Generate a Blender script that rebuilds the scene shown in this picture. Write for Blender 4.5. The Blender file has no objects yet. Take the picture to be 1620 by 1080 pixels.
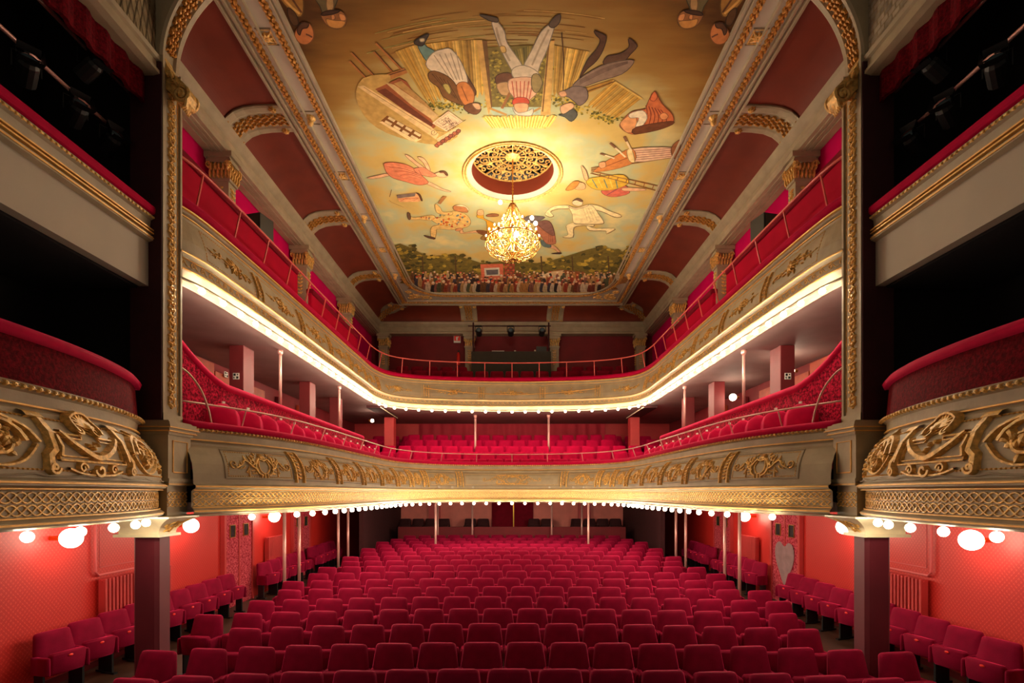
import bpy, math, random
from mathutils import Vector, Matrix
from mathutils.geometry import tessellate_polygon
PI = math.pi
sc = bpy.context.scene
col = sc.collection
EYE = 2.8; F = 830.0
rnd = random.Random(7)

def at(px, py, Y):
    return ((px-810)/F*Y, Y, EYE+(778-py)/F*Y)

# ---------------------------------------------------------------- materials
def srgb(r, g, b):
    def f(c):
        c /= 255.0
        return c/12.92 if c <= 0.04045 else ((c+0.055)/1.055)**2.4
    return (f(r), f(g), f(b), 1)

def mat(name, c, rough=0.6, metal=0.0, noise=0.0, nscale=8.0, bump=0.0, bscale=40.0, sheen=0.0, sheen_c=None,
        emit=0.0, emit_c=None, spec=0.5, c2=None):
    m = bpy.data.materials.new(name); m.use_nodes = True
    nt = m.node_tree; N = nt.nodes; L = nt.links
    b = N['Principled BSDF']
    b.inputs['Base Color'].default_value = c
    b.inputs['Roughness'].default_value = rough
    b.inputs['Metallic'].default_value = metal
    b.inputs['Specular IOR Level'].default_value = spec
    if sheen:
        b.inputs['Sheen Weight'].default_value = sheen
        b.inputs['Sheen Roughness'].default_value = 0.28
        b.inputs['Sheen Tint'].default_value = sheen_c or (1, 1, 1, 1)
    if emit:
        b.inputs['Emission Color'].default_value = emit_c or c
        b.inputs['Emission Strength'].default_value = emit
    tc = N.new('ShaderNodeTexCoord')
    if noise or c2:
        n = N.new('ShaderNodeTexNoise'); n.inputs['Scale'].default_value = nscale; n.inputs['Detail'].default_value = 4
        L.new(tc.outputs['Object'], n.inputs['Vector'])
        r = N.new('ShaderNodeValToRGB')
        r.color_ramp.elements[0].position = 0.35; r.color_ramp.elements[1].position = 0.68
        k = 1-noise
        r.color_ramp.elements[0].color = (c[0]*k, c[1]*k, c[2]*k, 1)
        r.color_ramp.elements[1].color = c2 or (min(1, c[0]*(1+noise*.5)), min(1, c[1]*(1+noise*.5)), min(1, c[2]*(1+noise*.5)), 1)
        L.new(n.outputs['Fac'], r.inputs['Fac']); L.new(r.outputs['Color'], b.inputs['Base Color'])
    if bump:
        n2 = N.new('ShaderNodeTexNoise'); n2.inputs['Scale'].default_value = bscale; n2.inputs['Detail'].default_value = 3
        L.new(tc.outputs['Object'], n2.inputs['Vector'])
        bp = N.new('ShaderNodeBump'); bp.inputs['Strength'].default_value = bump; bp.inputs['Distance'].default_value = 0.02
        L.new(n2.outputs['Fac'], bp.inputs['Height']); L.new(bp.outputs['Normal'], b.inputs['Normal'])
    return m

def mat_vcol(name, rough=0.7, noise=0.25, nscale=14.0):
    m = bpy.data.materials.new(name); m.use_nodes = True
    nt = m.node_tree; N = nt.nodes; L = nt.links; b = N['Principled BSDF']
    b.inputs['Roughness'].default_value = rough; b.inputs['Specular IOR Level'].default_value = 0.15
    a = N.new('ShaderNodeAttribute'); a.attribute_name = 'pigment'
    tc = N.new('ShaderNodeTexCoord'); mp = N.new('ShaderNodeMapping'); mp.inputs['Scale'].default_value = (1, 1, 1)
    n = N.new('ShaderNodeTexNoise'); n.inputs['Scale'].default_value = nscale; n.inputs['Detail'].default_value = 5
    L.new(tc.outputs['Object'], mp.inputs['Vector']); L.new(mp.outputs['Vector'], n.inputs['Vector'])
    mr = N.new('ShaderNodeMapRange'); mr.inputs['From Min'].default_value = 0.3; mr.inputs['From Max'].default_value = 0.7
    mr.inputs['To Min'].default_value = 1-noise; mr.inputs['To Max'].default_value = 1+noise*0.6
    L.new(n.outputs['Fac'], mr.inputs['Value'])
    mx = N.new('ShaderNodeVectorMath'); mx.operation = 'SCALE'
    L.new(a.outputs['Color'], mx.inputs[0]); L.new(mr.outputs['Result'], mx.inputs['Scale'])
    L.new(mx.outputs['Vector'], b.inputs['Base Color'])
    return m

def mat_speckle(name, c1, c2, scale=55.0, lo=0.45, hi=0.6):
    m = bpy.data.materials.new(name); m.use_nodes = True
    nt = m.node_tree; N = nt.nodes; L = nt.links; b = N['Principled BSDF']
    b.inputs['Roughness'].default_value = 0.85; b.inputs['Specular IOR Level'].default_value = 0.08; b.inputs['Sheen Weight'].default_value = 0.04
    b.inputs['Sheen Tint'].default_value = (1, .1, .15, 1)
    tc = N.new('ShaderNodeTexCoord')
    n = N.new('ShaderNodeTexNoise'); n.inputs['Scale'].default_value = scale; n.inputs['Detail'].default_value = 3
    n.inputs['Roughness'].default_value = 0.7
    L.new(tc.outputs['Object'], n.inputs['Vector'])
    r = N.new('ShaderNodeValToRGB'); e = r.color_ramp.elements
    e[0].position = lo; e[1].position = hi; e[0].color = c1; e[1].color = c2
    L.new(n.outputs['Fac'], r.inputs['Fac']); L.new(r.outputs['Color'], b.inputs['Base Color'])
    bp = N.new('ShaderNodeBump'); bp.inputs['Strength'].default_value = 0.5; bp.inputs['Distance'].default_value = 0.01
    L.new(n.outputs['Fac'], bp.inputs['Height']); L.new(bp.outputs['Normal'], b.inputs['Normal'])
    return m

def mat_wallpaper(name):
    m = bpy.data.materials.new(name); m.use_nodes = True
    nt = m.node_tree; N = nt.nodes; L = nt.links; b = N['Principled BSDF']
    b.inputs['Roughness'].default_value = 0.5
    tc = N.new('ShaderNodeTexCoord')
    sep = N.new('ShaderNodeSeparateXYZ'); L.new(tc.outputs['Object'], sep.inputs['Vector'])
    add = N.new('ShaderNodeMath'); add.operation = 'ADD'
    L.new(sep.outputs['X'], add.inputs[0]); L.new(sep.outputs['Y'], add.inputs[1])
    def sn(src, k, ph=0.0):
        a = N.new('ShaderNodeMath'); a.operation = 'MULTIPLY_ADD'; a.inputs[1].default_value = k; a.inputs[2].default_value = ph
        L.new(src, a.inputs[0]); s = N.new('ShaderNodeMath'); s.operation = 'SINE'; L.new(a.outputs[0], s.inputs[0]); return s.outputs[0]
    p = N.new('ShaderNodeMath'); p.operation = 'MULTIPLY'
    L.new(sn(add.outputs[0], 96.0), p.inputs[0]); L.new(sn(sep.outputs['Z'], 84.0), p.inputs[1])
    p2 = N.new('ShaderNodeMath'); p2.operation = 'MULTIPLY'
    L.new(sn(add.outputs[0], 215.0, 0.6), p2.inputs[0]); L.new(sn(sep.outputs['Z'], 190.0, 0.4), p2.inputs[1])
    s = N.new('ShaderNodeMath'); s.operation = 'MULTIPLY_ADD'; s.inputs[1].default_value = 0.6
    L.new(p2.outputs[0], s.inputs[0]); L.new(p.outputs[0], s.inputs[2])
    r = N.new('ShaderNodeValToRGB'); e = r.color_ramp.elements
    e[0].position = 0.30; e[1].position = 0.75
    e[0].color = srgb(190, 26, 22); e[1].color = srgb(212, 58, 46)
    L.new(s.outputs[0], r.inputs['Fac']); L.new(r.outputs['Color'], b.inputs['Base Color'])
    return m

M = {}
M['stone'] = mat('taupe_paint', srgb(168, 152, 122), 0.55, noise=0.14, nscale=3.5, bump=0.12, bscale=25)
M['stone_dark'] = mat('dark_taupe_paint', srgb(150, 134, 108), 0.6, noise=0.18, nscale=3)  # darker taupe for mouldings, joints, batten and cable
M['plaster'] = mat('grey_plaster', srgb(176, 164, 144), 0.6, noise=0.08, nscale=1.2)
M['gold'] = mat('gilding', srgb(238, 188, 104), 0.42, metal=0.18, noise=0.4, nscale=22, bump=0.3, bscale=60)
M['gold_line'] = mat('gilded_line', srgb(232, 178, 92), 0.45, metal=0.25, noise=0.15, nscale=10)
M['velvet'] = mat('crimson_velvet', srgb(136, 1, 46), 0.85, noise=0.12, nscale=7, sheen=1.0, sheen_c=(1, .04, .17, 1), spec=0.15, bump=.15, bscale=120)
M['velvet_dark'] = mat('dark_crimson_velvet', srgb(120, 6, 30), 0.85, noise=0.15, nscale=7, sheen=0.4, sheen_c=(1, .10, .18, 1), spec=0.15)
M['velvet_box'] = mat_speckle('box_velvet', srgb(70, 2, 10), srgb(116, 5, 22), 30, .4, .66)
M['speckle'] = mat_speckle('speckled_crimson', srgb(96, 2, 24), srgb(206, 24, 66), 26, .42, .64)
M['speckle_door'] = mat_speckle('speckled_pink_leather', srgb(140, 22, 42), srgb(214, 92, 104), 26, .42, .6)
M['wallpaper'] = mat_wallpaper('red_wallpaper')
M['red_wall'] = mat('red_wall_paint', srgb(190, 50, 50), 0.6, noise=0.12, nscale=2)
M['maroon_wall'] = mat('maroon_wall_paint', srgb(120, 16, 24), 0.7, noise=0.15, nscale=2)
M['magenta_wall'] = mat('magenta_wall_paint', srgb(206, 2, 88), 0.8, noise=0.12, nscale=2, spec=.1)
M['crimson_panel'] = mat('crimson_panel_paint', srgb(176, 0, 44), 0.8, noise=0.1, nscale=3, spec=.1)
M['orange_wood'] = mat('orange_brown_panel', srgb(168, 62, 28), 0.5, noise=0.25, nscale=4)
M['cove'] = mat('terracotta_cove', srgb(120, 42, 16), 0.7, noise=0.16, nscale=1.6)
M['soffit'] = mat('mauve_soffit', srgb(158, 128, 124), 0.7, noise=0.12, nscale=2)
M['rear_pink'] = mat('rear_pink_wallpaper', srgb(232, 128, 116), 0.6, noise=0.08, nscale=3)
M['drape'] = mat('red_drape', srgb(166, 26, 44), 0.8, noise=0.12, nscale=3)
M['worn'] = mat('worn_grey_leather', srgb(150, 116, 118), 0.7, noise=.2, nscale=5)
M['velvet_bright'] = mat('bright_crimson_velvet', srgb(182, 4, 58), 0.85, noise=0.12, nscale=7, sheen=0.5, sheen_c=(1, .05, .2, 1), spec=.1)
M['gold_deep'] = mat('deep_gilding', srgb(210, 148, 66), 0.42, metal=0.25, noise=0.5, nscale=26, bump=0.3, bscale=60)
M['rose'] = mat('dull_rose_paint', srgb(116, 26, 30), 0.6, noise=0.1, nscale=3)
M['pink_paint'] = mat('rose_paint', srgb(206, 84, 86), 0.6, noise=0.1, nscale=3)
M['pillar'] = mat('claret_pillar', srgb(92, 7, 28), 0.7, noise=0.12, nscale=3)
M['rail'] = mat('salmon_rail', srgb(226, 98, 88), 0.4)
M['rail_pale'] = mat('pale_rail', srgb(206, 156, 140), 0.35, metal=.2)
M['pole'] = mat('pinkish_steel', srgb(205, 150, 142), 0.35, metal=0.3)
M['black'] = mat('black_metal', srgb(20, 19, 20), 0.45, noise=.1)
M['black_cloth'] = mat('black_cloth', srgb(48, 44, 34), 0.9, noise=.1)
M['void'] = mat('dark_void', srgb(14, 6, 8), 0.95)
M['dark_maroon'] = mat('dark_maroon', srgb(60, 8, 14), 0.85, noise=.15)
M['floor'] = mat('worn_carpet', srgb(84, 22, 24), 0.9, noise=.3, nscale=5)
M['wood_floor'] = mat('dark_wood_floor', srgb(70, 42, 28), 0.5, noise=.3, nscale=6)
M['white'] = mat('white_plastic', srgb(232, 226, 214), 0.5)
M['cream'] = mat('cream_paint', srgb(226, 212, 178), 0.5, noise=.08)
M['tag'] = mat('bright_red_tag', srgb(250, 50, 40), 0.3)
M['brass'] = mat('brass', srgb(196, 140, 60), 0.3, metal=0.9)
M['glass_dark'] = mat('dark_glass', srgb(40, 44, 46), 0.15)
M['lens'] = mat('lens_glass', srgb(90, 110, 120), 0.08, metal=.3)
M['crystal'] = mat('crystal', srgb(150, 104, 50), 0.12, metal=0.8)
M['lamp_gold'] = mat('chandelier_gilding', srgb(176, 122, 48), 0.3, metal=0.85)
M['paint'] = mat_vcol('ceiling_pigment', 0.75, .22, 9)
M['spandrel'] = mat_vcol('spandrel_pigment', 0.75, .3, 9)

def emitter(name, c, s):
    m = mat(name, c, 0.4, emit=s, emit_c=c)
    m.cycles.emission_sampling = 'NONE'
    return m
M['bulb'] = emitter('glowing_bulb', (1.0, 0.80, 0.52, 1), 10)
M['globe'] = emitter('glowing_globe', (1.0, 0.82, 0.58, 1), 6)
M['candle'] = emitter('candle_bulb', (1.0, 0.82, 0.5, 1), 3)

# ---------------------------------------------------------------- mesh builder
class MB:
    def __init__(s): s.v = []; s.f = []; s.c = []
    def add(s, vs, fs, c=None):
        o = len(s.v); s.v += [tuple(p) for p in vs]; s.f += [tuple(o+i for i in f) for f in fs]
        s.c += [c]*len(fs)
        return s
    def box(s, x0, x1, y0, y1, z0, z1, c=None):
        if x0 > x1: x0, x1 = x1, x0
        v = [(x, y, z) for z in (z0, z1) for y in (y0, y1) for x in (x0, x1)]
        return s.add(v, [(0, 2, 3, 1), (4, 5, 7, 6), (0, 1, 5, 4), (2, 6, 7, 3), (0, 4, 6, 2), (1, 3, 7, 5)], c)
    def tube(s, pts, r, n=6, caps=True, c=None):
        pts = [Vector(p) for p in pts]; k = len(pts)
        rs = r if isinstance(r, (list, tuple)) else [r]*k
        vs = []; up = None
        for i, p in enumerate(pts):
            t = (pts[min(i+1, k-1)]-pts[max(i-1, 0)])
            if t.length < 1e-9: t = Vector((0, 0, 1))
            t.normalize()
            if up is None: up = Vector((0, 0, 1)) if abs(t.z) < .9 else Vector((1, 0, 0))
            a = t.cross(up)
            if a.length < 1e-6: a = t.cross(Vector((0, 1, 0)))
            a.normalize(); b = a.cross(t); up = b
            for j in range(n):
                w = 2*PI*j/n
                vs.append(p+(a*math.cos(w)+b*math.sin(w))*rs[i])
        fs = [(i*n+j, i*n+(j+1) % n, (i+1)*n+(j+1) % n, (i+1)*n+j) for i in range(k-1) for j in range(n)]
        if caps: fs += [tuple(range(n-1, -1, -1)), tuple((k-1)*n+j for j in range(n))]
        return s.add(vs, fs, c)
    def lathe(s, prof, cx=0, cy=0, cz=0, n=12, c=None):
        vs = [(cx+r*math.cos(2*PI*j/n), cy+r*math.sin(2*PI*j/n), cz+z) for r, z in prof for j in range(n)]
        k = len(prof)
        fs = [(i*n+j, i*n+(j+1) % n, (i+1)*n+(j+1) % n, (i+1)*n+j) for i in range(k-1) for j in range(n)]
        fs += [tuple(range(n-1, -1, -1)), tuple((k-1)*n+j for j in range(n))]
        return s.add(vs, fs, c)
    def sphere(s, p, r, n=8, m=6, sc_=(1, 1, 1), c=None):
        pr = [(max(1e-4, math.sin(PI*i/m))*r, -math.cos(PI*i/m)*r) for i in range(m+1)]
        vs = [(p[0]+q*math.cos(2*PI*j/n)*sc_[0], p[1]+q*math.sin(2*PI*j/n)*sc_[1], p[2]+z*sc_[2]) for q, z in pr for j in range(n)]
        fs = [(i*n+j, i*n+(j+1) % n, (i+1)*n+(j+1) % n, (i+1)*n+j) for i in range(m) for j in range(n)]
        return s.add(vs, fs, c)
    def grid(s, rows, c=None, closed=False):
        n = len(rows[0]); vs = [p for r in rows for p in r]
        fs = [(i*n+j, i*n+(j+1) % n, (i+1)*n+(j+1) % n, (i+1)*n+j) for i in range(len(rows)-1) for j in range(n if closed else n-1)]
        return s.add(vs, fs, c)
    def prism(s, poly, axis, a, b, c=None):
        """extrude a 2D polygon; axis x: poly=(y,z); y: (x,z); z: (x,y)"""
        def P(p, t):
            return {'x': (t, p[0], p[1]), 'y': (p[0], t, p[1]), 'z': (p[0], p[1], t)}[axis]
        n = len(poly); vs = [P(p, a) for p in poly]+[P(p, b) for p in poly]
        fs = [tuple(range(n)), tuple(range(2*n-1, n-1, -1))]+[(i, (i+1) % n, n+(i+1) % n, n+i) for i in range(n)]
        return s.add(vs, fs, c)
    def flat(s, outer, holes, z, c=None, down=True):
        loops = [[Vector((p[0], p[1], 0)) for p in outer]]+[[Vector((p[0], p[1], 0)) for p in h] for h in holes]
        tri = tessellate_polygon(loops)
        allp = [p for l in loops for p in l]
        fs = []
        for t in tri:
            a, b, d = (allp[i] for i in t)
            nz = (b-a).cross(d-a).z
            fs.append(tuple(t) if (nz < 0) == down else tuple(reversed(t)))
        return s.add([(p.x, p.y, z) for p in allp], fs, c)
    def build(s, name, m, parent=None, smooth=False, vcol=False, bevel=0, recalc=True):
        me = bpy.data.meshes.new(name); me.from_pydata(s.v, [], s.f); me.update()
        if vcol:
            a = me.color_attributes.new('pigment', 'FLOAT_COLOR', 'CORNER')
            k = 0
            for i, p in enumerate(me.polygons):
                cc = s.c[i] or (1, 1, 1, 1)
                for _ in p.loop_indices: a.data[k].color = cc; k += 1
        elif recalc:
            import bmesh
            bm = bmesh.new(); bm.from_mesh(me); bmesh.ops.recalc_face_normals(bm, faces=bm.faces); bm.to_mesh(me); bm.free()
        me.materials.append(m)
        if smooth:
            me.polygons.foreach_set('use_smooth', [True]*len(me.polygons))
        o = bpy.data.objects.new(name, me); col.objects.link(o)
        if bevel:
            b = o.modifiers.new('bevel', 'BEVEL'); b.width = bevel; b.segments = 2; b.limit_method = 'ANGLE'
        if parent: o.parent = parent
        return o

def thing(name, label, cat, loc=(0, 0, 0), rz=0, group=None):
    o = bpy.data.objects.new(name, None); col.objects.link(o); o.empty_display_size = .1
    o.location = loc; o.rotation_euler = (0, 0, rz); o['label'] = label; o['category'] = cat
    if group: o['group'] = group
    return o
def tag(o, label, cat, group=None):
    o['label'] = label; o['category'] = cat
    if group: o['group'] = group
    return o
def struct(o): o['kind'] = 'structure'; return o
def dup(root, loc, rz=None, label=None, group=None):
    def cp(o, parent):
        c = o.copy(); col.objects.link(c)
        if parent: c.parent = parent
        for ch in kids.get(o, ()): cp(ch, c)
        return c
    kids = {}
    def walk(o):
        kids[o] = list(o.children)
        for ch in o.children: walk(ch)
    walk(root)
    r = cp(root, None); r.location = loc
    if rz is not None: r.rotation_euler = (0, 0, rz)
    if label: r['label'] = label
    if group: r['group'] = group
    return r

def catmull(P, n=8, closed=False):
    out = []; k = len(P)
    rng = range(k) if closed else range(k-1)
    for i in rng:
        if closed: p0, p1, p2, p3 = P[(i-1) % k], P[i], P[(i+1) % k], P[(i+2) % k]
        else: p0, p1, p2, p3 = P[max(i-1, 0)], P[i], P[i+1], P[min(i+2, k-1)]
        for j in range(n):
            t = j/n
            out.append(tuple(0.5*((2*b)+(-a+c)*t+(2*a-5*b+4*c-d)*t*t+(-a+3*b-3*c+d)*t**3) for a, b, c, d in zip(p0, p1, p2, p3)))
    if not closed: out.append(tuple(P[-1]))
    return out

class Surf:
    """a vertical surface over a plan curve: map(u, z, h) with profile depth d(z)"""
    def __init__(s, ctrl, prof=None, step=0.12):
        pts = catmull(ctrl, 12)
        L = [0]
        for a, b in zip(pts, pts[1:]): L.append(L[-1]+math.dist(a, b))
        s.len = L[-1]; s.pts = pts; s.L = L; s.prof = prof or [(0, 0), (10, 0)]; s.step = step
        n = max(2, int(s.len/step)); s.us = [s.len*i/n for i in range(n+1)]
    def P(s, u):
        u = max(0, min(s.len, u)); import bisect
        i = min(max(bisect.bisect_right(s.L, u)-1, 0), len(s.pts)-2)
        t = (u-s.L[i])/max(1e-9, s.L[i+1]-s.L[i])
        return tuple(a+(b-a)*t for a, b in zip(s.pts[i], s.pts[i+1]))
    def nrm(s, u):
        a = s.P(u-.12); b = s.P(u+.12); t = (b[0]-a[0], b[1]-a[1]); l = math.hypot(*t) or 1
        return (t[1]/l, -t[0]/l)
    def d(s, z):
        pr = s.prof
        if z <= pr[0][0]: return pr[0][1]
        for (z0, d0), (z1, d1) in zip(pr, pr[1:]):
            if z <= z1: return d0+(d1-d0)*(z-z0)/(z1-z0)
        return pr[-1][1]
    def map(s, u, z, h=0, base=True):
        p = s.P(u); n = s.nrm(u); k = (s.d(z) if base else 0)+h
        ex = 0
        return (p[0]+n[0]*k, p[1]+n[1]*k, z)
    def sweep(s, m, prof, u0=0, u1=None, closed=False, caps=False, step=None):
        """prof: list of (d, z) absolute"""
        u1 = s.len if u1 is None else u1
        n = max(1, int((u1-u0)/(step or s.step)))
        rows = []
        for i in range(n+1):
            u = u0+(u1-u0)*i/n
            rows.append([s.map(u, z, d, base=False) for d, z in prof])
        o = len(m.v)
        m.grid(rows, closed=closed)
        if caps and closed:
            k = len(prof); m.f += [tuple(o+j for j in range(k)), tuple(o+n*k+j for j in range(k-1, -1, -1))]; m.c += [None]*2
    def u_at(s, x=None, y=None, side=1):
        best = None
        for u in s.us:
            p = s.P(u)
            if side and p[0]*side < 0: continue
            e = abs(p[0]-x) if x is not None else abs(p[1]-y)
            if best is None or e < best[0]: best = (e, u)
        return best[1]

# ---------------------------------------------------------------- relief ornament strokes, drawn in (u, v, h)
def stroke(m, pts, w, f, hgt=0.03):
    k = len(pts); vs = []
    ws = w if isinstance(w, (list, tuple)) else [w]*k
    for i, p in enumerate(pts):
        a = pts[max(i-1, 0)]; b = pts[min(i+1, k-1)]
        t = (b[0]-a[0], b[1]-a[1]); l = math.hypot(*t) or 1; n = (-t[1]/l, t[0]/l); q = ws[i]
        hh = hgt*min(1, .35+q/0.02*.65)
        for o, h in ((-1, -.004), (-.55, hh), (.55, hh), (1, -.004)):
            vs.append(f(p[0]+n[0]*q*o, p[1]+n[1]*q*o, h))
    m.add(vs, [(i*4+j, i*4+j+1, i*4+j+5, i*4+j+4) for i in range(k-1) for j in range(3)])
def leaf(m, x, y, ang, L, w, f, hgt=0.03, bend=0.3):
    pts = []; ws = []
    for i in range(5):
        t = i/4; a = ang+bend*t
        pts.append((x+math.cos(a)*L*t, y+math.sin(a)*L*t)); ws.append(w*(0.25, 1, .95, .55, .06)[i])
    stroke(m, pts, ws, f, hgt)
def spiral(cx, cy, r, a0, turns, n=14):
    return [(cx+math.cos(a0+turns*2*PI*i/n)*r*(1-.85*i/n), cy+math.sin(a0+turns*2*PI*i/n)*r*(1-.85*i/n)) for i in range(n+1)]
def blob(m, x, y, r, f, hgt=0.03):
    n = 6; vs = [f(x+math.cos(2*PI*j/n)*r, y+math.sin(2*PI*j/n)*r, -.004) for j in range(n)]
    vs += [f(x+math.cos(2*PI*j/n)*r*.6, y+math.sin(2*PI*j/n)*r*.6, hgt*.8) for j in range(n)]+[f(x, y, hgt)]
    m.add(vs, [(j, (j+1) % n, n+(j+1) % n, n+j) for j in range(n)]+[(n+j, n+(j+1) % n, 2*n) for j in range(n)])
def bead_row(m, f, u0, u1, v, step, r, hgt=0.02):
    n = max(1, int((u1-u0)/step))
    for i in range(n+1): blob(m, u0+(u1-u0)*i/n, v, r, f, hgt)
    k = max(2, n//3); stroke(m, [(u0+(u1-u0)*i/k, v) for i in range(k+1)], r*.4, f, hgt*.4)

def cartouche(m, f, W, H):
    """W half width, H half height; shield, shell, acanthus scrolls; f takes metres relative to centre"""
    g = lambda x, y: (x*W, y*H)
    q = H*0.055
    ring = [(math.cos(a)*.17*W, -.05*H+math.sin(a)*.55*H) for a in [PI*2*i/22 for i in range(23)]]
    stroke(m, ring, q*.9, f, .03)
    for i in range(7):
        a = PI/2+(i-3)*.36; leaf(m, 0, .48*H, a, H*.42, q*1.1, f, .045, 0)
    stroke(m, [g(-.13, .5), g(0, .36), g(.13, .5)], q*1.3, f, .045)
    for j in (-.1, 0, .1): stroke(m, [g(j-.03, -.62), g(j-.02, -.92)], q*1.1, f, .035)
    for s in (1, -1):
        G = lambda x, y: (x*W*s, y*H)
        stroke(m, catmull([G(.1, -.75), G(.22, -.55), G(.28, -.1), G(.2, .3), G(.12, .55)], 4), q*1.5, f, .04)
        main = catmull([G(.22, -.3), G(.36, -.12), G(.46, .22), G(.56, .3), G(.63, .02), G(.74, -.18), G(.84, -.3)], 4)
        stroke(m, main, [q*(1.6-1.0*i/len(main)) for i in range(len(main))], f, .04)
        sp = spiral(.86*W*s, .02*H, .3*H, -PI/2, s*1.15)
        stroke(m, sp, [q*(1.1-.6*i/len(sp)) for i in range(len(sp))], f, .035)
        sp = spiral(.36*W*s, .22*H, .24*H, -PI/2, -s*1.0)
        stroke(m, sp, [q*(1.2-.6*i/len(sp)) for i in range(len(sp))], f, .045)
        for x, y, a, L, w in ((.3, .3, 1.2, .5, 1.2), (.36, .32, .7, .45, 1.1), (.42, .3, .2, .4, 1), (.3, -.35, -.6, .4, 1.2), (.26, -.5, -.9, .4, 1.2),
                              (.22, -.6, -.35, .5, 1.1), (.5, .2, .9, .5, 1), (.55, -.05, -1.2, .42, 1), (.45, -.1, -1.5, .55, .9), (.62, -.05, .7, .35, .8), (.7, -.2, 1.1, .3, .8),
                              (.66, -.2, -1.0, .3, .8), (.74, -.25, .2, .3, .7), (.22, .55, .3, .3, 1.2), (.2, .7, 1.0, .28, 1.), (.35, .55, 1.7, .3, .8)):
            aa = a if s > 0 else PI-a
            leaf(m, x*W*s, y*H, aa, L*H, q*w, f, .035, .5*s)
        stroke(m, [G(.46, -.3), G(.46, -.85)], q*.8, f, .03)
        stroke(m, [G(.5, -.32), G(.51, -.6)], q*.6, f, .03)

def bouquet(m, f, W, H, seed=1):
    r = random.Random(seed)
    for i in range(34):
        x = r.uniform(-.85, .85); k = 1-abs(x)
        y = r.gauss(0, .22*(k+.25)); a = (0 if x > 0 else PI)+r.gauss(0, .75)
        leaf(m, x*W, y*H, a, H*r.uniform(.25, .5)*(.6+.5*k), H*.075*(.6+.5*k), f, .035, r.uniform(-.5, .5))
    for i in range(12):
        a = i*2*PI/12; leaf(m, 0, 0, a, H*(.45 if i % 2 else .62), H*.09, f, .05, .15)
    for i in range(9): blob(m, r.uniform(-.3, .3)*W, r.gauss(0, .2)*H, H*.09, f, .055)
    for s in (1, -1):
        p = catmull([(0, -.1*H), (.35*W*s, .1*H), (.65*W*s, -.08*H), (W*s, .05*H)], 4)
        stroke(m, p, [H*.05*(1-.8*i/len(p)) for i in range(len(p))], f, .03)

def leafband(m, pts, f, w, step=.085, hgt=.035):
    """running leaf band along polyline pts (2D) in surface f"""
    L = 0; i = 0; acc = 0; side = 1
    for a, b in zip(pts, pts[1:]):
        d = math.dist(a, b); ang = math.atan2(b[1]-a[1], b[0]-a[0]); t = -acc
        while t+step <= d:
            t += step; x = a[0]+(b[0]-a[0])*t/d; y = a[1]+(b[1]-a[1])*t/d
            leaf(m, x, y, ang+.75*side, w*1.15, w*.34, f, hgt, -.5*side); blob(m, x-math.sin(ang)*w*-.35*side, y+math.cos(ang)*w*-.35*side, w*.26, f, hgt*.9); side = -side
        acc = d-t
def guilloche(m, f, u0, u1, z, amp, per, w=.008, ph=3, nseg=10, hgt=.014):
    n = int((u1-u0)/per*nseg)
    for k in range(ph):
        pts = []
        for i in range(n+1):
            u = u0+(u1-u0)*i/n; pts.append((u, z+amp*math.sin(2*PI*(u/per+k/ph))))
        stroke(m, pts, w, f, hgt)
# ================================================================ SHELL
Z1, Z2 = 2.53, 5.66         # soffit heights of the two balconies
XW = 6.6                    # side walls
def st(name, m, mt, **k): return struct(m.build(name, M[mt], **k))
st('floor', MB().box(-XW, XW, 3.2, 23.6, -.12, 0), 'floor')
for s, nm in ((-1, 'left'), (1, 'right')):
    st('wall_'+nm, MB().box(s*XW, s*(XW+.2), 3.2, 23.6, 0, 2.75), 'wallpaper')
    st('wall_%s_middle' % nm, MB().box(s*XW, s*(XW+.2), 3.2, 23.6, 2.75, 5.9), 'maroon_wall')
    st('wall_%s_upper' % nm, MB().box(s*5.78, s*5.98, 6.92, 21.6, 5.81, 9.64), 'magenta_wall')
    st('baseboard_'+nm, MB().box(s*(XW-.03), s*XW, 3.2, 23.5, 0, .14), 'maroon_wall')
st('wall_back', MB().box(-XW, XW, 23.5, 23.7, 0, 2.75), 'rear_pink')
st('wall_back_middle', MB().box(-XW, XW, 22.0, 22.2, 2.6, 5.9), 'red_wall')
st('wall_back_upper', MB().box(-XW, XW, 21.6, 21.8, 5.9, 9.7), 'maroon_wall')

# plan curves --------------------------------------------------
half1 = [(-4.40, 7.0), (-4.22, 7.35), (-3.92, 7.95), (-3.68, 8.9), (-3.56, 10.2), (-3.48, 12.2), (-3.4, 14.2), (-3.12, 15.4), (-2.45, 16.3), (-1.4, 16.85), (0, 17.0)]
half2 = [(-4.56, 7.0), (-4.46, 7.5), (-4.42, 9), (-4.42, 12), (-4.42, 15), (-4.4, 16.5), (-4.15, 17.4), (-3.6, 17.9), (-2.8, 18.2), (-1.6, 18.4), (0, 18.5)]
mir = lambda H: H+[(-x, y) for x, y in H[-2::-1]]
prof1 = [(2.5, .2), (2.9, .24), (2.96, .24), (3.05, .235), (3.18, .21), (3.3, .155), (3.4, .08), (3.46, .02), (3.7, 0)]
S1 = Surf(mir(half1), prof1)
prof2 = [(5.7, .10), (5.98, .1), (6.06, .15), (6.2, .13), (6.35, .08), (6.5, .02), (6.8, 0)]
S2 = Surf(mir(half2), prof2)
boxhalf = [(-4.02, 3.3), (-4.0, 4.0), (-4.03, 4.7), (-4.14, 5.35), (-4.33, 5.95), (-4.54, 6.36), (-4.64, 6.5)]
SBL = Surf(boxhalf, prof1); SBR = Surf([(-x, y) for x, y in boxhalf[::-1]], prof1)

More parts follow.
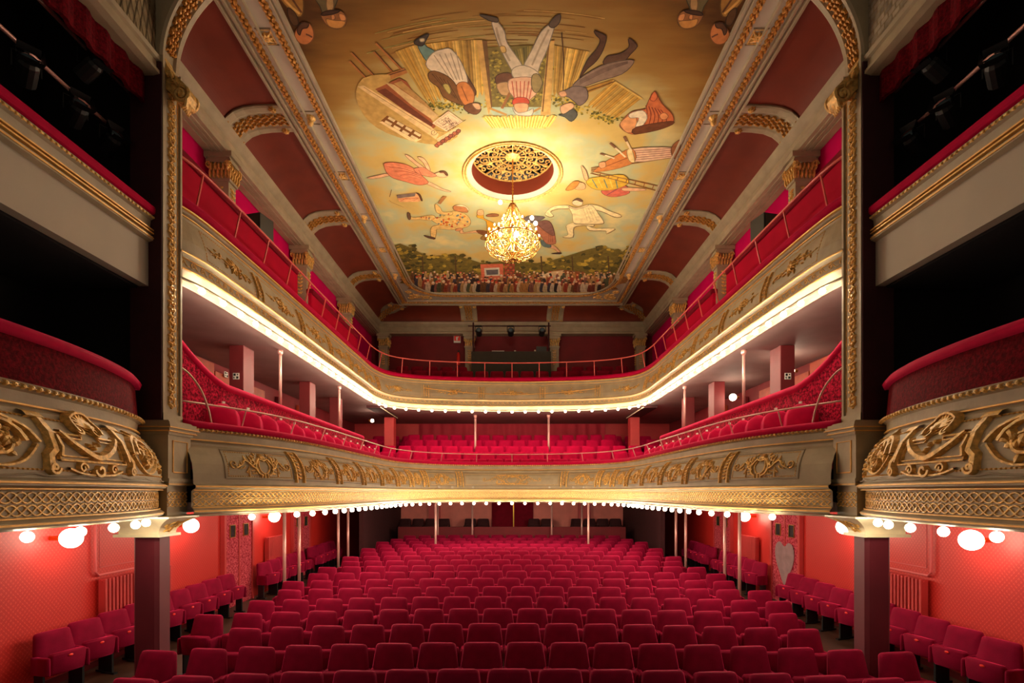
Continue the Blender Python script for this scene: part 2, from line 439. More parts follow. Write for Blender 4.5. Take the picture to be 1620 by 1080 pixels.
def slab(surf, z0, z1, wall=XW, back=23.5, inset=.1, near=None, front_only=None):
    """horizontal slab between the curve and the walls"""
    m = MB(); us = surf.us
    top = []; 
    for u in us:
        p = surf.map(u, 0, -inset, base=False); top.append((p[0], p[1]))
    return top

def band_slab(surf, z0, z1, name, mt, parent, inset=.05, wall=XW-.005, back=21.98):
    top = slab(surf, z0, z1, inset=inset)
    outer = [(-wall, top[0][1])]+top+[(wall, top[-1][1]), (wall, back), (-wall, back)]
    m = MB(); m.flat(outer, [], z0, down=True); m.flat(outer, [], z1, down=False)
    n = len(outer)
    vs = [(x, y, z0) for x, y in outer]+[(x, y, z1) for x, y in outer]
    m.add(vs, [(i, (i+1) % n, n+(i+1) % n, n+i) for i in range(n)])
    return m.build(name, M[mt], parent, recalc=False)

# profile pieces of a lower balcony front (d, z)
def front_lower(surf, root, big=False, caps=False):
    m = MB()
    body = [(-.06, 3.70), (.0, 3.70), (.06, 3.66), (.0, 3.62), (-.01, 3.5), (.03, 3.47), (.03, 3.44), (.04, 3.43), (.08, 3.40), (.155, 3.30), (.21, 3.18), (.235, 3.05), (.24, 2.96), (.24, 2.91), (.29, 2.89), (.29, 2.85), (.23, 2.83), (.2, 2.81), (.2, 2.60), (.23, 2.58), (.26, 2.56), (.26, 2.52), (.2, 2.50), (-.02, 2.50)]
    surf.sweep(m, body)
    m.build('fascia', M['stone'], root, smooth=False)
    f = surf.map
    g = MB()
    for d, z, r in ((.29, 2.875, .012), (.012, 3.515, .011), (.255, 2.545, .013), (.25, 2.825, .009), (.222, 2.593, .009)):
        surf.sweep(g, [(d-.005, z-r), (d+r, z-r*.6), (d+r, z+r*.6), (d-.005, z+r)])
    g.build('gilded_line', M['gold_line'], root)
    g = MB(); bead_row(g, lambda u, v, h: f(u, v, h+.045, base=False), .03, surf.len-.03, 3.655, .075 if big else .07, .028, .03)
    g.build('gilded_bead_moulding', M['gold'], root)
    g = MB()
    amp = .042
    for zc in (2.755, 2.655):
        guilloche(g, lambda u, v, h: f(u, v, h+.2, base=False), .02, surf.len-.02, zc, amp, .26, .009, 3, 12, .016)
    g.build('guilloche_frieze', M['gold'], root)

def panel_frame(surf, root, u0, u1, z0=2.99, z1=3.40):
    g = MB(); f = surf.map
    n = max(3, int((u1-u0)/.12)); us = [u0+(u1-u0)*i/n for i in range(n+1)]
    zs = [z0+(z1-z0)*i/7 for i in range(8)]
    outline = [(u, z0) for u in us]+[(u1, z) for z in zs[1:]]+[(u, z1) for u in us[::-1][1:]]+[(u0, z) for z in zs[::-1][1:]]
    stroke(g, outline, .011, f, .018)
    g.build('panel_moulding', M['stone_dark'], root)
    g = MB(); bs = .034
    bead_row(g, f, u0+.05, u1-.05, z0+.035, bs, .009, .014); bead_row(g, f, u0+.05, u1-.05, z1-.03, bs, .009, .014)
    for u in (u0+.05, u1-.05):
        for i in range(int((z1-z0-.06)/bs)): blob(g, u, z0+.035+i*bs, .009, f, .014)
        stroke(g, [(u, z0+.03+i*(z1-z0-.05)/5) for i in range(6)], .004, f, .006)
    g.build('bead_border', M['gold_line'], root)

def pil_strip(surf, root, u, w=.1, z0=2.95, z1=3.46):
    g = MB(); f = surf.map
    zs = [z0+(z1-z0)*i/9 for i in range(10)]
    for s in (-1, 1): stroke(g, [(u+s*w, z) for z in zs], .018, f, .05)
    for z in zs[1:-1]:
        leaf(g, u, z, PI/2+.6, .07, .018, f, .04, .2); leaf(g, u, z, PI/2-.6, .07, .018, f, .04, -.2)
    blob(g, u, z1-.03, .035, f, .06)
    g.build('gilded_strip', M['gold'], root)

# ---------------------------------------------------------------- lower balcony
B1 = thing('balcony', 'lower horseshoe balcony with gilded cartouche panels, guilloche frieze and crimson velvet ledge', 'balcony', (0, 17, 0))
class Off:  # children are built in world coordinates; parent empty offset compensated afterwards
    pass
def settle(root):
    for c in root.children:
        c.matrix_parent_inverse = Matrix.Translation(-Vector(root.location))
front_lower(S1, B1)
# pilaster strips and panels (boundaries by photo)
bounds_y = [7.3, 8.62, 10.05, 11.5, 13.0, 14.4]
uL = [S1.u_at(y=y, side=-1) for y in bounds_y]
uL[0] = .32
u_extra = [S1.u_at(x=x, side=-1) for x in (-2.75, -1.72)]
us_all = uL+[S1.u_at(y=15.35, side=-1)]+u_extra
full = us_all+[S1.len-u for u in us_all[::-1]]
for i, (a, b) in enumerate(zip(full, full[1:])):
    panel_frame(S1, B1, a+.14, b-.14)
    c = (a+b)/2; W = min((b-a)/2-.2, .58); 
    g = MB(); 
    if i == len(full)//2-1:
        W = 1.05
        cartouche(g, lambda x, y, h: S1.map(c+x, 3.2+y, h), W, .2)
        stroke(g, [(c-.5, 3.06), (c-.5, 3.33), (c+.5, 3.33), (c+.5, 3.06), (c-.5, 3.06)], .018, S1.map, .03)
    else:
        cartouche(g, lambda x, y, h: S1.map(c+x, 3.195+y, h), W, .2)
    g.build('gilded_cartouche', M['gold'], B1)
for u in full[1:-1]: pil_strip(S1, B1, u)
m = MB(); S1.sweep(m, [(-.3, 3.62), (-.3, 3.72), (-.18, 3.765), (.02, 3.77), (.09, 3.745), (.11, 3.70), (.07, 3.67), (-.05, 3.66)], closed=True, caps=True)
m.build('velvet_ledge', M['velvet_bright'], B1, smooth=True)
band_slab(S1, Z1, 2.66, 'soffit', 'soffit', B1, inset=-.05, back=23.48)
# hand rail
m = MB(); zr = 4.0
pts = [S1.map(u, 0, -.02, base=False) for u in S1.us]
def railz(y): return 4.02
m.tube([(x, y, railz(y)) for x, y, _ in pts], .014, 6)
rail = m.build('hand_rail', M['rail_pale'], B1, smooth=True)
for i in range(21):
    u = .95+i*(S1.len-1.9)/20
    p = S1.map(u, 3.74, -.12, base=False); q = S1.map(u, 0, -.02, base=False)
    pm = MB().tube([p, (q[0], q[1], 4.02)], .011, 5); po = pm.build('rail_post', M['rail_pale'], rail)
for s in (-1, 1):   # curved safety bar beside the pedestals
    u = .85 if s < 0 else S1.len-.85
    P = catmull([(s*abs(at(q, r, Y)[0]), Y, at(q, r, Y)[2]) for q, r, Y in ((283, 579, 7.0), (300, 592, 7.1), (318, 617, 7.2), (329, 645, 7.3), (335, 672, 7.38))], 6)
    MB().tube(P, .013, 6).build('curved_bar', M['rail_pale'], B1, smooth=True)
settle(B1)

# stepped tiers at the back of the lower balcony
T1 = [(17.35, 3.06), (18.05, 3.34), (18.8, 3.62), (19.6, 3.92), (20.4, 4.22)]
for i, (y, z) in enumerate(T1):
    y1 = T1[i+1][0] if i < 4 else 21.99
    st('floor_balcony_tier', MB().box(-XW+.01, XW-.01, y, y1, 2.67, z), 'floor')
for s in (-1, 1):
    pl = [S1.map(u, 0, -.25, base=False)[:2] for u in S1.us]
    pl = [p for p in pl if p[0]*s > 0 and p[1] < 17.0]
    if s > 0: pl = pl[::-1]
    pl = [p for p in pl if p[1] > 7.05]
    pl = pl+[(pl[-1][0], 17.34), (s*(XW-.01), 17.34), (s*(XW-.01), pl[0][1])]
    st('floor_balcony_side', MB().prism(pl, 'z', 2.67, 3.12), 'floor')

# ---------------------------------------------------------------- upper balcony
B2 = thing('balcony', 'upper balcony with gilded flower sprays, wave moulding and thin salmon handrail', 'balcony', (0, 18.5, 0))
m = MB()
S2.sweep(m, [(-.06, 6.70), (.0, 6.68), (.04, 6.655), (.03, 6.62), (.0, 6.60), (.0, 6.54), (.02, 6.50), (.08, 6.35), (.13, 6.2), (.15, 6.06), (.15, 6.04), (.19, 6.02), (.19, 5.985), (.12, 5.97), (.1, 5.955), (.1, 5.84), (.13, 5.82), (.13, 5.79), (.02, 5.74), (-.05, 5.70), (-.05, 5.64)])
m.build('fascia', M['stone'], B2)
g = MB()
for d, z, r in ((.045, 6.665, .018), (.005, 6.585, .01), (.19, 6.0, .012), (.105, 5.96, .007), (.13, 5.805, .012)):
    S2.sweep(g, [(d-.005, z-r), (d+r, z-r*.6), (d+r, z+r*.6), (d-.005, z+r)])
g.build('gilded_line', M['gold_line'], B2)
g = MB()
n = int(S2.len/.17)
for i in range(n):
    u = (i+.5)*S2.len/n
    sp = spiral(u, 5.9, .045, 0, 1.4, 10); stroke(g, sp, .008, lambda u, v, h: S2.map(u, v, h+.1, base=False), .016)
    stroke(g, [(u+.045, 5.9), (u+.08, 5.865), (u+.12, 5.87)], .007, lambda u, v, h: S2.map(u, v, h+.1, base=False), .014)
g.build('wave_moulding', M['gold'], B2)
ys2 = [8.95, 10.75, 12.4, 14.0, 15.45, 16.75]
uu = [.3]+[S2.u_at(y=y, side=-1) for y in ys2]+[S2.u_at(x=x, side=-1) for x in (-2.98, -1.03)]
ctr = S2.len/2
full2 = uu+[S2.len-u for u in uu[::-1]]
for i, (a, b) in enumerate(zip(full2, full2[1:])):
    c = (a+b)/2; W = min((b-a)/2-.2, .62)
    g = MB(); bouquet(g, lambda x, y, h: S2.map(c+x, 6.27+y, h), W, .22, 5+i)
    g.build('gilded_flower_spray', M['gold'], B2)
    g = MB()
    for z in (6.075, 6.5): bead_row(g, S2.map, a+.16, b-.16, z, .045, .008, .012)
    for u in (a+.16, b-.16):
        for k in range(9): blob(g, u, 6.09+k*.045, .008, S2.map, .012)
        stroke(g, [(u, 6.075+k*.085) for k in range(6)], .0035, S2.map, .006)
    g.build('bead_border', M['gold_line'], B2)
for u in full2[1:-1]:
    g = MB()
    for s in (-1, 1): stroke(g, [(u+s*.085, 6.05+i*.055) for i in range(9)], .015, S2.map, .045)
    for k in range(7):
        leaf(g, u, 6.1+k*.055, PI/2+.7, .05, .014, S2.map, .04, .2); leaf(g, u, 6.1+k*.055, PI/2-.7, .05, .014, S2.map, .04, -.2)
    g.build('gilded_strip', M['gold'], B2)
m = MB(); S2.sweep(m, [(-.35, 6.68), (-.35, 6.8), (-.1, 6.83), (.05, 6.82), (.09, 6.76), (.07, 6.70), (-.05, 6.69)], closed=True, caps=True)
m.build('velvet_ledge', M['velvet_bright'], B2, smooth=True)
band_slab(S2, Z2, 5.8, 'soffit', 'soffit', B2, inset=.06, back=21.98)
m = MB()
zr2 = lambda u: 7.33
pts = [S2.map(u, 0, .06, base=False) for u in S2.us]
m.tube([(x, y, 7.33) for x, y, _ in pts], .02, 6)
rail = m.build('hand_rail', M['rail'], B2, smooth=True)
for i in range(31):
    u = .5+i*(S2.len-1.0)/30
    p = S2.map(u, 6.8, -.06, base=False); q = S2.map(u, 0, .06, base=False)
    MB().tube([p, (q[0], q[1], 7.33)], .016, 5).build('rail_post', M['rail'], rail)
# pale pipe slung across the centre of the fascia
m = MB(); P = []
for i in range(30):
    x = -3.0+6.0*i/29; u = S2.u_at(x=x, side=0) if False else None
    uu_ = ctr+x*1.03; p = S2.map(uu_, 6.2, .19, base=False); P.append((p[0], p[1], 6.36-.16*math.cos(x/3.0*PI/2)))
m.tube(P, .014, 5); m.build('pale_pipe', M['gold_line'], B2)
settle(B2)
st('floor_upper_gallery', MB().box(-5.77, 5.77, 18.95, 21.59, 5.81, 6.40), 'floor')
st('floor_upper_tier', MB().box(-5.77, 5.77, 19.75, 21.59, 6.41, 6.72), 'floor')
for s in (-1, 1):
    st('floor_upper_side', MB().box(s*4.7, s*5.77, 6.92, 18.94, 5.81, 6.3), 'floor')

# side partitions ------------------------------------------------
for s, nm in ((-1, 'left'), (1, 'right')):
    # lower balcony: speckled velvet parapet behind the slip seats, sweeping up at its near end
    t = thing('parapet', 'speckled crimson velvet parapet behind the %s slip seats of the lower balcony' % nm, 'parapet', (s*4.5, 11, 3.12))
    def topz(y): return 4.42+max(0, 8.35-y)**1.6*.42
    ys = [7.0+.15*i for i in range(61)]
    m = MB()
    rows = []
    for y in ys:
        x = s*(4.52 if y > 8.2 else 4.52+(8.2-y)*.12)
        rows.append([(x, y, 3.13), (x, y, topz(y)), (x+s*.1, y, topz(y)), (x+s*.1, y, 3.13)])
    m.grid(rows, closed=True); m.build('velvet_panel', M['speckle'], t)
    MB().tube([(r[0][0]+s*.05, r[0][1], r[1][2]+.03) for r in rows], .075, 8).build('velvet_roll', M['velvet_bright'], t, smooth=True)
    settle(t)
    # tiers behind it
    st('floor_slip_'+nm, MB().box(s*4.9, s*(XW-.01), 7.0, 17.0, 3.13, 3.6), 'floor')
    # upper gallery partition, two lengths
    for k, (y0, y1) in enumerate(((6.9, 11.6), (12.4, 16.1))):
        t = thing('partition', '%s crimson panelled partition with padded top, %s, on the upper gallery' % (nm, ('near length' if k == 0 else 'far length')), 'partition', (s*4.8, (y0+y1)/2, 6.31))
        zt = 7.6 if k == 0 else 7.5
        MB().box(s*4.74, s*4.82, y0, y1, 6.31, zt).build('panel', M['crimson_panel'], t)
        m = MB(); m.box(s*4.70, s*4.88, y0, y1, zt-.02, zt+.12); m.build('padded_top', M['velvet_dark'], t, bevel=.04)
        settle(t)
    # red square pillars on the lower balcony
for s, nm in ((-1, 'left'), (1, 'right')):
    for k, (y0, y1) in enumerate(((10.2, 10.62), (13.55, 13.95), (15.8, 16.15))):
        zb = 3.61
        o = MB().box(s*5.22, s*5.5, y0, y1, zb, Z2-.005).build('square_pillar', M['rose'], bevel=.01)
        tag(o, '%s square rose pillar rising behind the %s speckled parapet' % (('nearest', 'second', 'third')[k], nm), 'pillar')
    for k, y in enumerate((10.55, 14.15)):
        t = thing('steel_column', '%s slim pinkish steel column on the %s side of the lower balcony' % (('nearer', 'farther')[k], nm), 'column', (s*4.62, y, 4.4))
        MB().lathe([(.055, 0), (.055, .06), (.03, .09)], s*4.66, y, 4.4, 10).build('base', M['pole'], t, smooth=True); MB().lathe([(.03, .09), (.03, 1.15)], s*4.66, y, 4.4, 10).build('shaft', M['pole'], t, smooth=True); MB().lathe([(.03, 1.15), (.05, 1.19), (.055, 1.25)], s*4.66, y, 4.4, 10).build('capital', M['pole'], t, smooth=True)
        settle(t)
    o = MB().box(s*4.4, s*4.75, 19.5, 19.9, 3.93, Z2-.005).build('square_pillar', M['red_wall'], bevel=.01)
    tag(o, 'red square pillar at the %s rear corner of the lower balcony seats' % nm, 'pillar')
    o = MB().box(s*4.35, s*4.8, 17.3, 19.9, 5.58, Z2-.003).build('soffit_beam', M['dark_maroon'])
    tag(o, 'pale edged dark beam running back under the upper balcony at the %s' % nm, 'beam')
    e_ = MB().box(s*4.335, s*4.35, 17.3, 19.9, 5.585, 5.61).build('pale_edge', M['cream'], o)
for k, x in enumerate((-1.36, 1.36)):
    t = thing('steel_column', 'slim steel column %s of centre among the lower balcony seats' % ('left', 'right')[k], 'column', (x, 19.2, 3.62))
    MB().lathe([(.07, 0), (.07, .05), (.04, .08)], x, 19.45, 3.625, 10).build('base', M['pole'], t, smooth=True); MB().lathe([(.04, .08), (.04, 1.9)], x, 19.45, 3.625, 10).build('shaft', M['pole'], t, smooth=True); MB().lathe([(.04, 1.9), (.06, 1.96), (.07, 2.03)], x, 19.45, 3.625, 10).build('capital', M['pole'], t, smooth=True)
    settle(t)

# ---------------------------------------------------------------- entablature, cove and ceiling
X0, YB, YN = 5.4, 21.2, 7.04
def ring(m, prof):
    rows = []
    for o, z in prof:
        x = X0-o; rows.append([(-x, YN, z), (-x, YB-o, z), (x, YB-o, z), (x, YN, z)])
    m.grid(rows)
m = MB(); ring(m, [(-.375, 9.2), (.06, 9.18), (.06, 9.24), (.1, 9.27), (.1, 9.36), (.04, 9.38), (.04, 9.45), (.08, 9.48), (.14, 9.55), (.16, 9.62), (.10, 9.66), (0, 9.66)])
for s_ in (-1, 1):
    for x_ in (5.42, 5.5, 5.6): m.box(s_*x_, s_*(x_+.025), YN+.05, YB-.1, 9.165, 9.2)
st('trim_cornice', m, 'stone')
m = MB(); covep = [(0, 9.66), (.08, 9.79), (.2, 9.89), (.38, 9.96), (.6, 9.99), (1.05, 10.01)]
ring(m, catmull(covep, 4)); st('ceiling_cove', m, 'cove')
# painting outline
XP, YP = 3.42, 19.0
R = 1.05
arc = [(XP-R+R*math.cos(a), YP-R*1.15+R*1.15*math.sin(a)) for a in [PI/2*i/10 for i in range(11)]]
outl = [(XP, 7.06)]+arc+[(-x, y) for x, y in arc[::-1]]+[(-XP, 7.06)]
RC, RR = (0.015, 11.9), 1.08
hole = [(RC[0]+RR*math.cos(2*PI*i/48), RC[1]+RR*math.sin(2*PI*i/48)) for i in range(48)]
frame_out = [(4.36, 7.05), (4.36, 20.16), (-4.36, 20.16), (-4.36, 7.05)]
m = MB(); m.flat(frame_out+[(-XP-.001, 7.05)]+outl[::-1][0:]+[(XP+.001, 7.05)], [], 10.0)
st('ceiling', m, 'plaster', recalc=False)
# mouldings on the ceiling: stone ridges and gilded leaf bands
def off_outline(d):
    a2 = [(XP-R+(R+d)*math.cos(a), YP-R*1.15+(R*1.15+d)*math.sin(a)) for a in [PI/2*i/14 for i in range(15)]]
    return [(XP+d, 7.06)]+[(XP+d, 7.06+k*1.0) for k in range(1, 11)]+a2+[(-x, y) for x, y in a2[::-1]]+[(-XP-d, 7.06+k*1.0) for k in range(10, 0, -1)]+[(-XP-d, 7.06)]
def sub(P, st_=.25):
    o = []
    for a, b in zip(P, P[1:]):
        n = max(1, int(math.dist(a, b)/st_)); o += [(a[0]+(b[0]-a[0])*i/n, a[1]+(b[1]-a[1])*i/n) for i in range(n)]
    return o+[P[-1]]
fc = lambda x, y, h: (x, y, 10.0-h)
g = MB(); stroke(g, off_outline(.03), .03, fc, .05); stroke(g, off_outline(.12), .025, fc, .03)
rect = lambda d: sub([(4.36+d, 7.06), (4.36+d, 20.16+d), (-4.36-d, 20.16+d), (-4.36-d, 7.06)], .5)
for d, w in ((-.04, .035), (-.14, .03), (-.42, .02)): stroke(g, rect(d), w, fc, .05)
struct(g.build('trim_ceiling', M['stone']))
for k, s in enumerate((-1, 1)):
    nm = ('left', 'right')[k]
g = MB(); leafband(g, sub(off_outline(.235), .3), fc, .105, .055, .05); leafband(g, sub(rect(-.27), .3), fc, .1, .055, .05)
struct(g.build('trim_gilding', M['gold_deep']))
for s in (-1, 1):
    g = MB()
    for y in (8.3, 11.95, 15.6):
        bx = [(s*3.78, y-.13), (s*3.98, y-.13), (s*3.98, y+.13), (s*3.78, y+.13), (s*3.78, y-.13)]
        stroke(g, bx, .012, fc, .02)
        for a in range(8): leaf(g, s*3.88, y, a*PI/4, .1 if a % 2 == 0 else .13, .03, fc, .04, 0)
        blob(g, s*3.88, y, .03, fc, .05)
    for y in (10.1, 13.75, 17.4):
        g.lathe([(.02, -.16), (.05, -.13), (.06, -.09), (.035, -.07), (.085, -.03), (.1, 0)], s*3.88, y, 10.0, 10)
    for i in range(26):   # corner spandrel scrolls
        pass
    for (cx, cy, r, a0, tn) in ((3.55, 19.2, .2, 0, 1.1), (3.2, 19.35, .12, PI, -1.1), (3.72, 18.85, .12, 0, 1.2), (3.75, 19.45, .1, 0, 1.1)):
        stroke(g, spiral(s*cx, cy, r, a0, tn), .02, fc, .04)
        for a in range(6): leaf(g, s*cx, cy, a*PI/3, r*1.1, .025, fc, .04, .4)
    for i in range(18):
        leaf(g, s*rnd.uniform(3.0, 3.85), rnd.uniform(19.2, 19.6) if i % 2 else rnd.uniform(18.6, 19.6)*1.0 if False else rnd.uniform(19.25, 19.6), rnd.uniform(0, 6.28), .12, .03, fc, .035, .4)
    struct(g.build('trim_rosettes', M['gold']))
# stone joints crossing the frame between bands
g = MB()
for s in (-1, 1):
    for y in (8.15, 8.45, 11.8, 12.1, 15.45, 15.75, 9.93, 10.27, 13.58, 13.92, 17.23, 17.57):
        stroke(g, [(s*3.75, y), (s*4.0, y)], .01, fc, .02)
struct(g.build('trim_joints', M['stone_dark']))

# ribs over the cove -------------------------------------------
ribp = [(.02, 9.64), (.1, 9.76), (.22, 9.86), (.4, 9.93), (.62, 9.96), (.95, 9.975), (1.1, 9.97)]
def rib(kind, s, c, w=.36):
    """kind side: plane y=c; back: plane x=c; corner"""
    def pt(o, z, t):
        if kind == 'side': return (s*(X0-o), c+t, z)
        if kind == 'back': return (c+t, YB-o, z)
        q = .7071; return (s*(X0-o-q*t*1.0), YB-o+q*t, z)
    t = thing('ceiling_rib', '', 'rib', (0, 0, 0))
    m = MB()
    rows = []
    for o, z in ribp: rows.append([pt(o, z+.03, -w), pt(o, z, -w), pt(o, z-.015, -w*.9), pt(o, z-.02, -w*.6), pt(o, z-.0, -w*.5), pt(o, z, w*.5), pt(o, z-.02, w*.6), pt(o, z-.015, w*.9), pt(o, z, w), pt(o, z+.03, w)])
    m.grid(rows); m.build('stone_band', M['stone'], t)
    g = MB(); L = [0]
    for a, b in zip(ribp, ribp[1:]): L.append(L[-1]+math.dist(a, b))
    def f(u, v, h):
        i = 0
        while i < len(L)-2 and u > L[i+1]: i += 1
        k = (u-L[i])/(L[i+1]-L[i]); a, b = ribp[i], ribp[i+1]
        o = a[0]+(b[0]-a[0])*k; z = a[1]+(b[1]-a[1])*k
        return pt(o+h*.5, z-h, v)
    for v in (-.1, 0, .1): leafband(g, [(.03, v), (L[-1]-.05, v)], f, .075, .07, .04)
    for v in (-w*.8, w*.8):
        for u in (.05, L[-1]-.2):
            q = MB()
            for a in range(6): leaf(q, u, v, a*PI/3, .075, .028, f, .07, 0)
            blob(q, u, v, .035, f, .09); q.build('gilded_rosette', M['gold'], t)
    g.build('gilded_leaf_band', M['gold_deep'], t)
    return t
ordn = ('nearest', 'second', 'third')
for s, nm in ((-1, 'left'), (1, 'right')):
    for k, y in enumerate((10.1, 13.75, 17.4)):
        rib('side', s, y)['label'] = '%s arched rib across the %s ceiling cove, with gilded leaves' % (ordn[k], nm)
    rib('corner', s, 0, .34)['label'] = 'diagonal gilded rib in the rear %s corner of the cove' % nm
    rib('back', 1, s*1.72, .33)['label'] = 'gilded cove rib above the rear wall, %s of the lighting booth' % nm

# pilasters under the entablature
def capital_pilaster(x, y, face, label, w=.42, d=.3, z0=6.3, z1=9.19):
    t = thing('pilaster', label, 'pilaster', (x, y, z0))
    m = MB()
    prof = [(w*.5, 0), (w*.5, .1), (w*.42, .12), (w*.42, 1), (w*.5, 1)]
    def rb(k, za, zb): m.box(x-w*k, x+w*k, y-d*k, y+d*k, za, zb)
    rb(.52, z0, z0+.12); rb(.42, z0+.12, z1-.55); rb(.5, z1-.55, z1-.5); rb(.44, z1-.5, z1-.2); rb(.55, z1-.2, z1-.14); rb(.62, z1-.1, z1)
    rb(.5, z1-.14, z1-.1)
    m.build('shaft', M['stone'], t)
    g = MB()
    faces = [(lambda u, v, h: (x+u, y-d*.44-h, v)), (lambda u, v, h: (x-face*(-1)*0+(-face)*(w*.44+h), y+u, v))]
    for f in faces[:2 if face else 1]:
        for i in range(-2, 3): leaf(g, i*w*.18, z1-.5, PI/2, .22, .03, f, .05, 0); leaf(g, i*w*.18+.03, z1-.36, PI/2, .16, .03, f, .07, 0)
        for s2 in (-1, 1): stroke(g, spiral(s2*w*.42, z1-.24, .07, 0, s2*1.3, 10), .016, f, .06)
        q = MB()
        for k in range(7):
            leaf(q, 0, z1-1.25+k*.09, PI/2+.7, .1, .025, f, .035, .3); leaf(q, 0, z1-1.25+k*.09, PI/2-.7, .1, .025, f, .035, -.3)
        q.build('gilded_festoon', M['gold'], t)
    g.build('gilded_capital', M['gold'], t)
    settle(t)
for s, nm in ((-1, 'left'), (1, 'right')):
    for k, y in enumerate((10.0, 13.75, 17.4)):
        capital_pilaster(s*5.51, y, s, '%s gilt capped pilaster along the %s upper gallery' % (ordn[k], nm))
    capital_pilaster(s*5.2, 21.3, s, 'gilt capped pilaster in the %s rear corner of the upper gallery' % nm, z0=6.73)
    capital_pilaster(s*1.72, 21.35, 0, 'gilt capped pilaster on the rear wall, %s of the lighting booth' % nm, z0=6.73)
# ================================================================ PROSCENIUM SIDES AND STAGE BOXES
for s, nm in ((-1, 'left'), (1, 'right')):
    SB = SBL if s < 0 else SBR
    # stage box front
    t = thing('stage_box', '%s stage box front with bulging gilded relief and dark crimson velvet parapet' % nm, 'box', (s*4.3, 5, 0))
    front_lower(SB, t, big=True)
    m = MB(); SB.sweep(m, [(-.16, 3.7), (-.12, 4.08), (-.03, 4.08), (0, 3.7)], closed=True, caps=True)
    m.build('velvet_parapet', M['velvet_box'], t)
    m = MB(); SB.sweep(m, [(-.16, 4.06), (-.16, 4.13), (-.08, 4.17), (0, 4.16), (.04, 4.11), (.02, 4.06)], closed=True, caps=True)
    m.build('velvet_roll', M['velvet_bright'], t, smooth=True)
    # underside slab
    top = [SB.map(u, 0, -.05, base=False)[:2] for u in SB.us]
    if s > 0: top = top[::-1]
    outer = top+[(s*(XW-.01), top[-1][1]), (s*(XW-.01), top[0][1])]
    m = MB(); m.flat(outer, [], 2.5); m.flat(outer, [], 2.66, down=False); n = len(outer)
    m.add([(x, y, 2.5) for x, y in outer]+[(x, y, 2.66) for x, y in outer], [(i, (i+1) % n, n+(i+1) % n, n+i) for i in range(n)])
    m.build('soffit', M['soffit'], t, recalc=False)
    # relief: centre frame
    f0 = SB.map
    def U(y): return SB.u_at(y=y, side=0)
    cu = U(4.78)
    sg = 1 if s < 0 else -1
    f = lambda x, y, h: f0(cu+sg*x, 3.2+y, h)
    g = MB()
    for e, w in ((0, .014), (.035, .009)):
        g_pts = [(-.42+e, -.13+e), (.42-e, -.13+e), (.42-e, .1-e), (.12, .1-e), (.1, .15-e), (0, .185-e), (-.1, .15-e), (-.12, .1-e), (-.42+e, .1-e), (-.42+e, -.13+e)]
        stroke(g, sub(g_pts, .08), w, f, .035)
    for x in (-.46, .46):
        stroke(g, [(x, .24), (x, .1), (x*1.03, -.05), (x*1.15, -.1), (x*1.15, -.22)], .045, f, .05)
        stroke(g, [(x*.9, .24), (x*1.25, .24)], .035, f, .05)
        stroke(g, spiral(x*1.1, -.2, .055, 0, 1.3 if x > 0 else -1.3), .018, f, .055)
        stroke(g, [(x*.92, .08), (x*.9, -.02), (x*.95, -.1)], .02, f, .06)
    stroke(g, spiral(0, -.2, .07, PI, 1), .02, f, .045)
    for x in (-.2, .2): stroke(g, spiral(x, -.19, .05, 0, 1.2), .015, f, .045)
    stroke(g, catmull([(-.34, -.2), (-.2, -.24), (0, -.25), (.2, -.24), (.34, -.2)], 4), .014, f, .04)
    # garland inside the frame
    gl = catmull([(-.36, .12), (-.22, 0), (0, -.09), (.22, 0), (.36, .12)], 6)
    stroke(g, gl, [.018+.02*math.sin(PI*i/(len(gl)-1)) for i in range(len(gl))], f, .055)
    for i, p in enumerate(gl[::2]): blob(g, p[0], p[1]-.02, .018, f, .05)
    for i in range(9): blob(g, rnd.uniform(-.07, .07), rnd.uniform(-.06, .07), .022, f, .05)
    # shell
    for i in range(9):
        a = PI/2+(i-4)*.36; leaf(g, 0, .19, a, .15, .03, f, .075, 0)
    stroke(g, [(math.cos(a)*.155, .19+math.sin(a)*.13) for a in [-.4+i*(PI+.8)/12 for i in range(13)]], .018, f, .085)
    stroke(g, spiral(-.1, .16, .05, PI, 1.1), .014, f, .07); stroke(g, spiral(.1, .16, .05, 0, -1.1), .014, f, .07)
    g.build('gilded_relief_frame', M['gold'], t)
    for q in (-1, 1):
        g = MB(); k = q
        cx = k*.92
        sp = spiral(cx, -.0, .2, PI if k > 0 else 0, -k*1.4, 20)
        stroke(g, sp, [.028-.015*i/20 for i in range(21)], f, .055)
        for i in range(20):
            p = sp[min(i, 17)]; leaf(g, p[0], p[1], rnd.uniform(0, 6.28), rnd.uniform(.07, .13), .024, f, .05, .6)
        for i in range(12): blob(g, cx+rnd.uniform(-.09, .09), rnd.uniform(-.08, .08), .024, f, .07)
        stroke(g, catmull([(k*.6, .0), (k*.68, .12), (k*.82, .19), (cx, .2)], 4), .022, f, .05)
        stroke(g, catmull([(k*.62, -.02), (k*.75, -.15), (cx, -.2), (k*1.1, -.16), (k*1.22, -.05), (k*1.3, .06)], 4), .015, f, .045)
        for i in range(14): leaf(g, k*rnd.uniform(1.05, 1.4), rnd.uniform(-.16, .14), rnd.uniform(0, 6.28), .08, .02, f, .04, .5)
        g.build('gilded_acanthus_scroll', M['gold'], t)
    if True:
        a, b = sorted((U(6.28), U(3.7)))
        g = MB(); bead_row(g, f0, a, b, 3.42, .04, .011, .016); bead_row(g, f0, a, b, 2.98, .04, .011, .016)
        uu0 = U(6.28)
        for i in range(11): blob(g, uu0, 2.99+.04*i, .011, f0, .016)
        stroke(g, [(uu0, 2.98+.044*i) for i in range(11)], .004, f0, .008)
        g.build('bead_border', M['gold_line'], t)
    settle(t)
